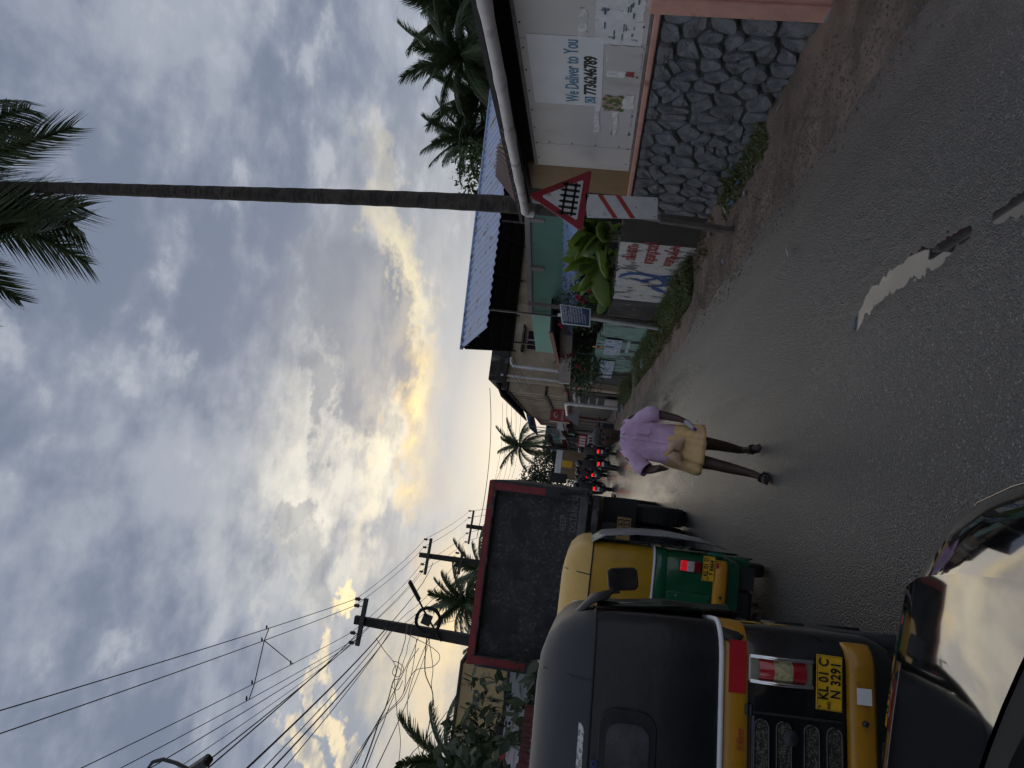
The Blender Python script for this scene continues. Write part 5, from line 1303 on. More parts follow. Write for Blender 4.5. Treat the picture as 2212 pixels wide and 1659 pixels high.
# ------------------------------------------------------------------ palms
L_palm = leaf_mat('palm_leaf', (.026, .044, .020), (.08, .115, .045), .45, .25)
L_palm_old = leaf_mat('palm_leaf_old', (.06, .045, .02), (.05, .06, .022), .6, .25)
M_ptrunk = mat('palm_trunk', (.060, .050, .043), .9, var=.35, vs=3, col2=(.025, .022, .02), m2=(.48, .6), s2=3.5, st2=(1, 1, 3.5), bump=.5, bs=14)
def frond_data(L, droop, n, lmax, seed, w=.04, m_=None, hang=.55):
    r_ = random.Random(seed); mb = MB()
    def rp(t): return V(L*(t-.10*droop*t*t), 0, L*(.18*t-droop*t*t*.75))
    mb.tube([rp(k/8) for k in range(9)], [.035*(1-k/8*.8) for k in range(9)], 4)
    for k in range(n):
        t = .10+.90*(k+.5)/n; p = rp(t); d = (rp(min(1, t+.02))-rp(t-.02)).normalized()
        up = V(0, 1, 0).cross(d)*-1
        if up.z < 0: up = -up
        l = lmax*(sin(pi*min(1, .12+.80*t))**.7)*r_.uniform(.88, 1.08)
        for s_ in (-1, 1):
            a = R(50-22*t)+r_.uniform(-.08, .08)
            dirv = (d*cos(a)+V(0, s_, 0)*sin(a)+up*.12).normalized()
            mid = p+dirv*l*.5; tip = p+dirv*l*.92+V(0, 0, -l*hang*r_.uniform(.7, 1.2)); mid.z -= l*hang*.18
            wv = d*(w*.5)
            mb.add([p-wv, p+wv, mid+wv*.9, mid-wv*.9, tip], [(0, 1, 2, 3), (3, 2, 4)])
    me = mb.build('frond', m_ or L_palm)
    d_ = me.data; bpy.data.objects.remove(me); return d_
FR = [frond_data(1.0, dr, 64, .31, i, .021, hang=hg) for i, (dr, hg) in enumerate(((.35, .4), (.6, .5), (.95, .7), (.8, .95)))]
FRO = frond_data(1.0, 1.15, 50, .27, 9, .017, L_palm_old, .9)
FRF = [frond_data(1.0, dr, 44, .30, 20+i, .03, hang=.6) for i, dr in enumerate((.4, .7, 1.0))]
def palm(label, base, top, r0_, r1_, FL, n, seed, far=False, bend=0.0, group='coconut palms', pitches=(75, -42), yaw0=0.0):
    r_ = random.Random(seed); base, top = Vector(base), Vector(top)
    t_ = thing('coconut_palm', label, 'palm tree', base, 0, group)
    tp_ = top-base; pts, rs = [], []
    N_ = 14 if far else 60
    for k in range(N_+1):
        u = k/N_; p = tp_*u+V(bend*sin(pi*u), 0, 0)+V(.03*sin(u*9), .03*cos(u*7), 0)
        pts.append(p); rs.append((r0_+(r1_-r0_)*u)*(1+(.05 if (k % 2 and not far) else 0))*(1.25 if k == 0 else 1))
    MB().tube(pts, rs, 8 if far else 14).build('trunk', M_ptrunk, t_, smooth=60)
    for k in range(n):
        u = (k+.5)/n; yaw = yaw0+k*2.39996+r_.uniform(-.2, .2); pit = R(pitches[0]+(pitches[1]-pitches[0])*u**.9+r_.uniform(-6, 6))
        src = (FRF[min(2, int(u*3))] if far else (FR[0] if u < .25 else FR[1] if u < .5 else FR[2] if u < .8 else r_.choice([FR[3], FRO])))
        s_ = FL*r_.uniform(.85, 1.08)
        M_ = Matrix.Translation(tp_+V(0, 0, -.2*u)) @ Matrix.Rotation(yaw, 4, 'Z') @ Matrix.Rotation(-pit, 4, 'Y') @ Matrix.Rotation(r_.uniform(-.5, .5), 4, 'X') @ Matrix.Scale(s_, 4)
        inst(src, 'frond', t_, M_)
    if not far:
        for k in range(6):
            MB().lathe([(.01, -.12), (.09, -.07), (.11, 0), (.07, .09), (.01, .12)], 10, Matrix.Translation(tp_+V(.22*cos(k*1.05), .22*sin(k*1.05), -.35))).build('coconut', mat('coconut_husk', (.07, .075, .02), .6), t_, smooth=60)
    return t_
bt = at(-240, 403, 14.3)
palm('very tall slender coconut palm rising behind the triangular sign', (5.28, 13.6, .2), bt, .19, .105, 3.9, 26, 3, bend=.16, group=None, yaw0=.9, pitches=(60, -78))
for i, (px, py, Y_, fl, lab, n_) in enumerate((
        (1000, 120, 30, 2.9, 'bushy coconut palm with drooping fronds above the near end of the shed', 38), (1000, 25, 33, 3.3, 'coconut palm at the picture edge above the shed pipe', 36),
        (1040, 205, 34, 3.2, 'coconut palm with upright fronds behind the blue roof', 30), (1020, 295, 36, 2.9, 'coconut palm with feathery fronds beside the round leafy tree', 32))):
    tp_ = at(px, py, Y_); palm(lab, (tp_.x+.3, tp_.y, .2), tp_, .2, .14, fl, n_, 30+i, False, pitches=(80, -55))
tp_ = at(1122, 962, 62); palm('small coconut palm beyond the deep blue roof', (tp_.x+.4, tp_.y, .5), tp_, .18, .12, 2.6, 18, 50, True)
tp_ = at(1005, 1300, 30); palm('coconut palm behind the far end of the truck', (tp_.x, tp_.y, .3), tp_, .2, .14, 1.8, 26, 51, True)
tp_ = at(1050, 1235, 42); palm('coconut palm between the two smaller utility poles', (tp_.x, tp_.y, .3), tp_, .2, .14, 2.6, 16, 52, True)

# ------------------------------------------------------------------ leafy trees and bushes
def leafy(name, label, cat, base, crown, n, lsz, m_, seed, trunk_r=.12, group=None, thin=.45, clump=.28, stems=1):
    """crown: list of (centre, radii); many small leaf faces gathered in clumps through the volume"""
    r_ = random.Random(seed); base = Vector(base)
    t_ = thing(name, label, cat, base, 0, group)
    ctr = sum((Vector(c_)*(rr[0]*rr[1]*rr[2]) for c_, rr in crown), V(0, 0, 0))/sum(rr[0]*rr[1]*rr[2] for c_, rr in crown)
    for q in range(stems):
        off = V(r_.uniform(-.15, .15), r_.uniform(-.15, .15), 0)*(stems > 1)
        MB().tube([off*.5, off+ctr*.35, ctr*.75+off*2], [trunk_r, trunk_r*.75, trunk_r*.4], 8).build('trunk', M_wood, t_, smooth=60)
    for c_, rr in crown: MB().tube([ctr*.6, ctr*.6+(Vector(c_)-ctr*.6)*.9], [trunk_r*.4, trunk_r*.12], 5).build('limb', M_wood, t_)
    mb = MB(); tot = sum(rr[0]*rr[1]*rr[2] for c_, rr in crown)
    for c_, rr in crown:
        nc = max(3, int(n*rr[0]*rr[1]*rr[2]/tot/14))
        for q in range(nc):
            d = V(r_.gauss(0, 1), r_.gauss(0, 1), r_.gauss(0, 1)).normalized()*(r_.uniform(.25, 1.0)**.5)
            cc = Vector(c_)+V(d.x*rr[0], d.y*rr[1], d.z*rr[2]); cs = clump*r_.uniform(.6, 1.3)
            for k in range(14):
                o = V(r_.gauss(0, .5), r_.gauss(0, .5), r_.gauss(0, .45))*cs; p = cc+o
                a = V(r_.gauss(0, 1), r_.gauss(0, 1), r_.gauss(-.2, .7)).normalized(); b_ = a.cross(V(r_.gauss(0, 1), r_.gauss(0, 1), r_.gauss(0, 1))).normalized()
                l = lsz*r_.uniform(.7, 1.3); w = l*thin
                mb.add([p, p+a*l*.5+b_*w*.5, p+a*l, p+a*l*.5-b_*w*.5], [(0, 1, 2, 3)])
    mb.build('crown', m_, t_)
    return t_
L_dark = leaf_mat('leaf_dark', (.012, .024, .010), (.035, .055, .02), .5, .2)
L_mid = leaf_mat('leaf_mid', (.03, .06, .016), (.075, .115, .03), .5, .3)
L_grey = leaf_mat('leaf_greygreen', (.03, .05, .028), (.085, .115, .065), .45, .25)
L_bright = leaf_mat('leaf_banana', (.05, .11, .015), (.20, .28, .05), .4, .45, .8)
c0 = at(1045, 372, 33)
leafy('leafy_tree', 'round leafy green tree above the blue roof next to the palm trunk', 'tree', (c0.x, c0.y, .3), [((0, 0, c0.z-.3), (1.6, 1.6, 1.5)), ((-.4, 0, c0.z-1.6), (1.9, 1.7, 1.5)), ((.6, 0, c0.z+.5), (1.0, 1.0, .9))], 2600, .24, L_mid, 4)
c0 = at(1172, 1022, 78)
leafy('leafy_tree', 'dark spreading tree closing the end of the street', 'tree', (c0.x, c0.y, 1), [((0, 0, c0.z-1.6), (3.2, 2.5, 2.2)), ((-1.6, 0, c0.z-.6), (2.2, 2, 1.8)), ((2.0, .5, c0.z-2.0), (2.4, 2, 1.8)), ((-.6, 0, c0.z+.4), (1.6, 1.4, 1.2))], 4200, .34, L_dark, 6, .3, clump=.5)
c0 = at(1190, 960, 98)
leafy('leafy_tree', 'dark low tree beyond the last shop', 'tree', (c0.x, c0.y, 1), [((0, 0, 4.0), (4, 3, 3.0)), ((-4, 0, 3.2), (3.5, 3, 2.4))], 2600, .45, L_dark, 7, .3, clump=.6)
for i, (x_, y_) in enumerate(((-9, 60), (-13, 44), (-7.5, 80))):
    leafy('leafy_tree', ('dark tree on the hidden side of the truck', 'broad dark tree behind the cracked building', 'far dark tree past the third utility pole')[i], 'tree', (x_, y_, .6), [((0, 0, 3.2), (3, 3, 2.6)), ((1.5, 0, 2.0), (2.4, 2.4, 1.8))], 1800, .4, L_dark, 60+i, .3, clump=.6)
# broad leaved bush by the sheet fence, and the thin palm-like shrubs over it
c0 = at(1075, 1585, 9.2)
leafy('broadleaf_bush', 'broad leaved bush growing over the rusty sheet fence', 'bush', (c0.x, c0.y, 0), [((0, 0, c0.z), (.75, .5, .5)), ((-.7, .1, c0.z+.1), (.8, .5, .6)), ((.35, 0, c0.z-.55), (.5, .4, .5)), ((-.4, 0, c0.z-.8), (.8, .5, .6))], 520, .22, L_grey, 9, .04, thin=.5, clump=.25, stems=3)
c0 = at(985, 1560, 10.5)
leafy('leafy_shrub', 'dark shrub with white speckled twigs against the sky, left of the truck', 'bush', (c0.x, c0.y, 0), [((0, 0, c0.z-.45), (.5, .4, .35)), ((-.6, 0, c0.z-.2), (.6, .4, .4)), ((-1.2, 0, c0.z-.1), (.6, .4, .5))], 900, .11, L_dark, 10, .035, clump=.2, stems=2)
tp_ = at(940, 1640, 10.5); palm('low feathery palm at the picture corner left of the wires', (tp_.x-.1, tp_.y, 0), tp_-V(0, 0, .2), .07, .05, 1.0, 16, 70, True)
tp_ = at(985, 1520, 13); palm('low spiky palm above the cracked parapet', (tp_.x-.1, tp_.y+4.8, 0), tp_+V(-.1, 4.8, .1), .07, .05, .8, 14, 71, True)
# oleanders over the green wall
L_ole = leaf_mat('leaf_oleander', (.022, .045, .018), (.06, .10, .04), .45, .25)
for i, (px, py, Y_, lab) in enumerate(((1258, 752, 24.5, 'oleander bush with narrow leaves and red blooms over the green wall'), (1250, 800, 28.0, 'oleander bush at the far end of the green wall'), (1262, 652, 18.6, 'slim oleander with red blooms behind the blue notice board'))):
    c0 = at(px, py, Y_); rr = (.9, 1.1, .55) if i < 2 else (.5, .4, .4)
    tr_ = leafy('oleander_bush', lab, 'bush', (c0.x, c0.y, .2), [((0, 0, c0.z), rr), ((-.25, .4, c0.z-.45), rr)], 1900 if i < 2 else 700, .21, L_ole, 80+i, .03, 'oleander bushes behind the walls', thin=.16, clump=.3, stems=3)
    for k in range(4):
        f_ = V(U(-rr[0], rr[0])-.3, U(-rr[1], rr[1])-.3, c0.z+U(-.5, .4)); mb = MB()
        for q in range(9): mb.add([f_+V(U(-.07, .07), U(-.07, .07), U(-.07, .07))+v_ for v_ in (V(0, 0, 0), V(.06, 0, .02), V(.03, -.02, .06))], [(0, 1, 2)])
        mb.build('bloom', mat('red_bloom', (.35, .012, .04), .6, var=.1), tr_)
# banana plants behind the painted wall
def banana_leaf(L, W_, droop, seed):
    r_ = random.Random(seed); rows = []; n_ = 14
    for k in range(n_+1):
        t = k/n_; c_ = V(L*(t-.12*droop*t*t), 0, L*(.35*t-droop*.8*t*t))
        w = W_*(sin(pi*min(1, .06+.94*t))**.55)*(1 if k < n_ else .05); rip = .75 if r_.random() < .2 else 1
        rows.append([c_+V(0, -w*rip, -w*.25-.03*r_.random()), c_+V(0, -w*.5, w*.10), c_, c_+V(0, w*.5, w*.10), c_+V(0, w*rip, -w*.25-.03*r_.random())])
    o = MB().loft(rows, cyc=False).build('leaf', L_bright, smooth=80); d_ = o.data; bpy.data.objects.remove(o); return d_
BL = [banana_leaf(1.0, .22, dr, i) for i, dr in enumerate((.35, .6, .95))]
for i, (px, py, Y_, lab, n_, sc) in enumerate(((1292, 505, 14.0, 'banana plant with broad bright leaves next to the sign', 18, .95), (1290, 560, 15.6, 'banana plant in the middle of the clump over the painted wall', 20, 1.05), (1300, 605, 16.6, 'banana plant with a single raised leaf at the far end of the clump', 12, 1.0), (1310, 655, 18.2, 'low banana plant drooping behind the notice board post', 6, .8))):
    c0 = at(px, py, Y_); c0.x = max(c0.x, 4.75)
    b_ = thing('banana_plant', lab, 'banana plant', (c0.x, c0.y, .3), 0, 'banana plants behind the painted wall')
    MB().tube([(0, 0, -.2), (0.03, 0, (c0.z-.3)*.5), (0, 0, c0.z-.25)], [.12, .10, .07], 10).build('stem', mat('banana_stem', (.10, .14, .05), .5, var=.3), b_, smooth=60)
    for k in range(n_):
        M_ = Matrix.Translation((0, 0, c0.z-.45+U(-.15, .1))) @ Matrix.Rotation(k*2.4+U(-.3, .3), 4, 'Z') @ Matrix.Rotation(-R(U(35, 80) if k % 3 else U(0, 40)), 4, 'Y') @ Matrix.Rotation(U(-1.1, 1.1), 4, 'X') @ Matrix.Scale(sc*U(.75, 1.1), 4)
        inst(rnd.choice(BL), 'leaf', b_, M_)

# ------------------------------------------------------------------ weeds along the foot of the walls
L_weed = leaf_mat('weed_leaf', (.07, .10, .03), (.19, .22, .09), .6, .25, 2.0)
L_straw = leaf_mat('weed_straw', (.12, .09, .045), (.20, .15, .08), .8, .2, 2.0)
def weeds(label, y0, y1, x0, x1, h0, h1, n, m_, seed, name='weeds', leafy_=.5):
    r_ = random.Random(seed); mb = MB()
    for k in range(n):
        y = r_.uniform(y0, y1); u = r_.random(); x = x0+(x1-x0)*u
        patch = .55+.45*hn(y*.9, seed, 1.0)*1.6
        if patch < .25: continue
        h_ = (h0+(h1-h0)*u)*r_.uniform(.35, 1.1)*max(.35, min(1.2, patch)); z0 = ground_z(x, y)-.02
        lean = V(r_.gauss(-.10, .25), r_.gauss(0, .25), 1).normalized()
        p = V(x, y, z0); a = r_.uniform(0, pi); wv = V(cos(a), sin(a), 0)*r_.uniform(.005, .011)
        tip = p+lean*h_+V(r_.gauss(0, .08), r_.gauss(0, .08), 0)*h_*2
        mid = p.lerp(tip, .55)+V(0, 0, h_*.08)
        mb.add([p-wv, p+wv, mid+wv*.8, mid-wv*.8, tip], [(0, 1, 2, 3), (3, 2, 4)])
        if r_.random() < leafy_:
            for q in range(3):
                c_ = p.lerp(tip, r_.uniform(.35, 1)); b_ = V(r_.gauss(0, 1), r_.gauss(0, 1), r_.gauss(.2, .5)).normalized(); s_ = r_.uniform(.03, .07); cr = b_.cross(V(0, 0, 1))*s_*.35
                mb.add([c_, c_+b_*s_*.5+cr, c_+b_*s_, c_+b_*s_*.5-cr], [(0, 1, 2, 3)])
    o = mb.build(name, m_); tag(o, label, 'weeds', 'weeds along the walls', 'stuff'); return o
weeds('tall green weeds along the foot of the painted compound wall', 12.7, 19.0, 3.4, 4.2, .22, .50, 9000, L_weed, 1)
weeds('dry straw coloured grass tufts hanging on the verge below the painted wall', 14.0, 20.0, 3.2, 3.75, .15, .35, 1500, L_straw, 2, leafy_=0)
weeds('green weeds along the foot of the green wall', 18.6, 24.5, 3.3, 4.15, .25, .6, 3600, L_weed, 3)
weeds('scrubby weeds at the mossy far wall', 26.5, 33.5, 3.2, 4.1, .25, .6, 2600, L_weed, 4)
weeds('low weeds growing at the base of the stone wall', 7.6, 9.9, 3.82, 4.14, .08, .34, 900, L_weed, 5)
weeds('sparse weeds and twigs round the sign post', 10.4, 12.6, 3.7, 4.15, .06, .2, 300, L_straw, 6)
# stones and litter on the verge
for k, (px, py) in enumerate(((1365, 880), (1352, 893), (1402, 770), (1410, 782), (1560, 470), (1598, 430))):
    p = gpt(px, py); p.x = min(p.x, 4.0); p.z = ground_z(p.x, p.y); s_ = .12 if k < 4 else .07
    if p.y > 20: s_ = .28
    o = MB().lathe([(.02, -.4), (.8, -.3), (1, .1), (.7, .5), (.1, .62)], 9).build('verge_stone', M_stone, None, smooth=40, loc=p); o.scale = (s_*U(.8, 1.4), s_*U(.9, 1.6), s_*.8)
    tag(o, 'rough stone lying on the dirt verge by the weeds', 'stone', 'loose stones on the verge')
rg = random.Random(5); mb = MB()
for k in range(5200):
    y = rg.uniform(3.2, 13)**1.0; x = road_edge(y)+rg.gauss(.12, .30)
    if x > 4.05 or (x < 2.6): continue
    s_ = rg.uniform(.004, .013)*(1.6 if rg.random() < .06 else 1); z_ = max(ground_z(x, y), gz(y))+s_*.2
    q = [V(x+rg.uniform(.6, 1.2)*s_*dx_, y+rg.uniform(.6, 1.3)*s_*dy_, z_) for dx_, dy_ in ((-1, -.5), (.9, -.8), (1, .7), (-.6, 1))]
    t_ = V(x+rg.uniform(-.3, .3)*s_, y, z_+s_*rg.uniform(.6, 1.1))
    mb.add(q+[t_], [(0, 1, 4), (1, 2, 4), (2, 3, 4), (3, 0, 4)])
tag(mb.build('gravel', mat('verge_grit', (.14, .12, .105), .9, var=.4, vs=30)), 'loose grit and pebbles along the ragged road edge', 'gravel', None, 'stuff')
M_lit = [mat('litter_white', (.5, .5, .5), .7), mat('litter_blue', (.12, .22, .40), .5), mat('litter_red', (.30, .03, .04), .5), mat('litter_grey', (.22, .21, .2), .7)]
for k, (px, py, mi) in enumerate(((1712, 545, 0), (1604, 437, 1), (1625, 420, 0), (1588, 455, 0), (1575, 565, 1), (1650, 365, 0), (1702, 235, 0), (1600, 470, 3), (1574, 440, 3), (1620, 395, 1))):
    p = gpt(px, py); p.z = ground_z(p.x, p.y)+.025 if p.x > 3.1 else .03
    pts = [V(.03*cos(t)*U(.5, 1.6), .055*sin(t)*U(.5, 1.4), U(-.01, .03)) for t in [i*pi/3 for i in range(6)]]
    o = MB().prism(pts, (0, 0, .006)).build('litter_scrap', M_lit[mi], None, loc=p, rot=(U(-.3, .3), U(-.3, .3), U(0, 6)))
    tag(o, 'small scrap of litter lying on the dirt verge', 'litter', 'litter on the verge')

# ------------------------------------------------------------------ utility poles and wires
M_wire = mat('cable_black', (.010, .010, .013), .6, var=0)
M_pole = mat('dark_pole_concrete', (.035, .033, .032), .9, var=.3, vs=2, bump=.3)
M_ins = mat('insulator', (.05, .045, .045), .3, var=.2)
def pole(label, base, top_z, w, arms, top_xy=None):
    b_ = thing('utility_pole', label, 'utility pole', base, 0, 'utility poles on the left side of the road')
    tx = V(0, 0, top_z-base[2]) if top_xy is None else V(top_xy[0]-base[0], top_xy[1]-base[1], top_z-base[2])
    MB().loft([[V(sx_*w, sy_*w*.7, -.3) for sx_, sy_ in ((-1, -1), (1, -1), (1, 1), (-1, 1))], [tx+V(sx_*w*.55, sy_*w*.45, 0) for sx_, sy_ in ((-1, -1), (1, -1), (1, 1), (-1, 1))]], True, True, True).build('shaft', M_pole, b_)
    ins = []
    for (z_, x0, x1, xs_) in arms:
        c_ = tx*((z_-base[2])/tx.z); y = c_.y-.16
        ar = MB().beam((c_.x+x0, y, c_.z+.02), (c_.x+x1, y, c_.z-.04), .09, .11).build('cross_arm', M_dark, b_)
        for x_ in xs_:
            q = V(c_.x+x_, y, c_.z+.08)
            MB().lathe([(.012, -.1), (.012, .04), (.045, .045), (.055, .09), (.03, .11), (.05, .13), (.04, .17), (.012, .19)], 10, Matrix.Translation(q)).build('insulator', M_ins, ar, smooth=50)
            ins.append(Vector(base)+q+V(0, 0, .15))
    return b_, ins
P1, I1 = pole('nearest utility pole above the truck with a coiled cable and lamp arm', (-4.62, 19, .2), 7.25, .185, [(7.02, -.60, .62, (-.55, -.3, .40, .57))], (-4.47, 19))
P2, I2 = pole('middle utility pole with two cross arms', (-4.0, 30, .3), 8.15, .17, [(7.75, -.75, .75, (-.65, -.35, .35, .68)), (6.35, -.55, .4, (.3,))], (-4.05, 30))
P3, I3 = pole('small far utility pole with two cross arms close to the truck top', (-3.65, 42, .5), 8.2, .2, [(7.9, -1.0, .95, (-.9, -.4, .5, .9)), (6.6, -1.0, .95, (-.9, .9))])
P0, I0 = pole('utility pole at the picture edge carrying the street lamp', (-4.36, 7.6, 0), 8.3, .16, [(7.85, -.65, .95, (-.6, -.3, .60, .88))])
# coil, box and lamp arm on the first pole
cc = at(925, 1340, 18.7)-Vector(P1.location)
for k in range(9):
    r_ = .30+.014*(k % 4)+U(-.02, .02); oy = U(-.05, .05)
    MB().tube([cc+V(r_*cos(t)+U(-.012, .012), oy, r_*sin(t)+U(-.012, .012)) for t in [i*pi/12 for i in range(24)]], .016, 5, closed=True).build('cable_coil', M_wire, P1, smooth=80)
MB().box(cc+V(.02, -.05, .03), (.26, .1, .24), Matrix.Rotation(.25, 3, 'Y')).build('junction_box', M_ink, P1)
la, lb_ = at(953, 1385, 18.9)-Vector(P1.location), at(884, 1255, 18.2)-Vector(P1.location)
MB().tube([la, la.lerp(lb_, .5)+V(0, 0, .03), lb_], .025, 6).build('lamp_arm', M_dark, P1, smooth=60)
MB().beam(lb_.lerp(la, .32), lb_, .14, .07).build('lamp_head', M_dark, P1, bevel=.02)
# street lamp on the edge pole: bent arm and hood
l0 = Vector(P0.location)
arm = [at(*q, 7.3)-l0 for q in ((340, 1690), (318, 1662), (330, 1646), (352, 1640), (380, 1648), (420, 1668))]
MB().tube(arm, .02, 6).build('lamp_arm', M_dark, P0, smooth=80)
h0, h1_ = at(452, 1640, 7.2)-l0, at(405, 1672, 7.3)-l0
MB().beam(h0, h1_, .12, .09).build('lamp_head', M_ink, P0, bevel=.02)
WG = 'overhead wires'
def wire(a, b_, sag, r_=.009, label='thin black overhead wire strung between the utility poles', wob=0.0, n=14, seed=0):
    q = random.Random(seed); a, b_ = Vector(a), Vector(b_); pts = []
    for k in range(n+1):
        t = k/n; p = a.lerp(b_, t)-V(0, 0, sag*4*t*(1-t))
        if wob and 0 < k < n: p += V(q.gauss(0, wob), 0, q.gauss(0, wob))
        pts.append(p)
    o = MB().tube(pts, r_, 4, cap=False).build('overhead_wire', M_wire, None, smooth=80)
    tag(o, label, 'wire', WG); return o
I1s, I0s, I2s, I3s = [sorted(i_, key=lambda v: -v.x) for i_ in (I1, I0, [p for p in I2 if p.z > 7], [p for p in I3 if p.z > 7])]
for a, b_ in zip(I1s, I0s): wire(a, b_, .10, .0085)
for a, b_ in zip(I1s, I2s): wire(a, b_, .12, .009)
for a, b_ in zip(I2s, I3s): wire(a, b_, .15, .010)
for a in I3s: wire(a, a+V(-1.5, 60, .5), .5, .012)
# bundle of service cables fanning from the first pole past the camera
SL = 'service cable fanning from the nearest pole towards the picture corner'
for k, (p0, p1, r_) in enumerate((((785, 1372), (310, 1659), .008), ((790, 1350), (440, 1655), .012), ((800, 1352), (415, 1659), .011), ((838, 1352), (520, 1659), .016), ((842, 1355), (556, 1659), .008), ((850, 1358), (575, 1659), .012),
                                  ((845, 1360), (600, 1659), .007), ((775, 1380), (370, 1659), .006), ((905, 1372), (745, 1659), .007), ((930, 1372), (800, 1659), .006), ((880, 1350), (770, 1659), .009), ((890, 1352), (778, 1659), .006), ((1005, 1480), (850, 1659), .006))):
    a, b_ = at(*p0, 18.8), at(*p1, 8.0); wire(a, b_+(b_-a)*.25, .10, r_, SL, .008 if k > 9 else 0.0, 18, k)
for k, (p0, p1, Y0, Y1, r_) in enumerate((((840, 1350), (935, 1215), 18.8, 30, .012), ((848, 1352), (985, 1215), 18.8, 30, .009), ((870, 1350), (1005, 1215), 18.8, 30, .009), ((885, 1352), (1010, 1225), 18.8, 30, .009), ((800, 1350), (925, 1215), 18.8, 30, .008), ((935, 1350), (1000, 1270), 18.8, 30, .007), ((930, 1352), (1030, 1320), 18.8, 26, .007))):
    wire(at(*p0, Y0), at(*p1, Y1), .14, r_, 'cable running from the nearest pole back to the middle pole', .006, 14, 40+k)
# loose loops and drops left of the first pole
LP = 'loose drooping cable left of the nearest pole'
for k, pts in enumerate((((812, 1378), (830, 1405), (850, 1430), (856, 1450), (852, 1470), (858, 1540), (865, 1600), (860, 1659)), ((925, 1372), (935, 1440), (932, 1480), (937, 1520), (936, 1580)), ((905, 1400), (880, 1440), (870, 1500), (830, 1545), (790, 1600), (765, 1640), (745, 1680)),
                         ((900, 1380), (890, 1450), (872, 1505), (838, 1540), (800, 1590), (770, 1650)), ((922, 1375), (918, 1450), (935, 1500), (928, 1560), (915, 1620), (905, 1680)), ((880, 1370), (935, 1400), (950, 1420), (935, 1440), (895, 1450), (870, 1500)), ((930, 1370), (890, 1470), (880, 1540), (900, 1600), (915, 1670)),
                         ((848, 1428), (862, 1432), (872, 1445), (860, 1462), (848, 1455), (855, 1438), (868, 1450)), ((870, 1470), (860, 1490), (848, 1485), (850, 1470), (866, 1466)))):
    P_ = [at(x, y, 18.6) for x, y in pts]; out = []
    for i in range(len(P_)-1):
        p0_, p1_, p2_, p3_ = P_[max(i-1, 0)], P_[i], P_[i+1], P_[min(i+2, len(P_)-1)]
        for q in range(5):
            t = q/5; out.append(.5*((2*p1_)+(p2_-p0_)*t+(2*p0_-5*p1_+4*p2_-p3_)*t*t+(3*p1_-p0_-3*p2_+p3_)*t**3))
    out.append(P_[-1])
    o = MB().tube(out, .014 if k in (4,) else .0085, 4, cap=False).build('overhead_wire', M_wire, None, smooth=80); tag(o, LP, 'wire', WG)
# spacer rig hung in the nearest wires
I1s, I0s = [sorted(i_, key=lambda v: -v.x) for i_ in (I1, I0)]
sp_ = thing('wire_spacer', 'wire spacer with spiral grips hung across the near wires', 'wire spacer', at(575, 1400, 12), 0, WG)
sl0 = Vector(sp_.location)
SP = [I1s[k].lerp(I0s[k], .42+.01*k)-V(0, 0, .097)-sl0 for k in range(4)]; SP.append(I1s[2].lerp(I0s[2], .30)-V(0, 0, .085)-sl0)
for a, b_ in ((0, 1), (1, 2), (2, 3), (1, 4)): MB().tube([SP[a], SP[b_]], .010, 5).build('spacer_rod', M_wire, sp_)
for q in SP: MB().tube([q+V(U(-.01, .01)+.03*(i % 2), .02*i-.1, .02*(i % 2)+.008*i) for i in range(10)], .010, 5).build('spiral_grip', M_wire, sp_)
# cable crossing the street from the beige building
wire(at(1058, 838, 32), at(1030, 1160, 30), .25, .014, 'cable crossing the street from the beige building to the poles', 0, 18)
wire(at(1105, 900, 46), at(1060, 1060, 44), .3, .012, 'cable crossing the street above the far shops', 0, 14)
for k in range(5): wire(at(1085+10*k, 870, 44), at(1062+9*k, 1060, 60), .3, .010, 'far service wire crossing over the street end', .02, 12, 70+k)
for k in range(4): wire(V(3.75, 24+.3*k, 4.55+.12*k), V(3.45, 46, 4.9+.13*k), .12, .010, 'wire running along the front of the beige building', .01, 14, 90+k)

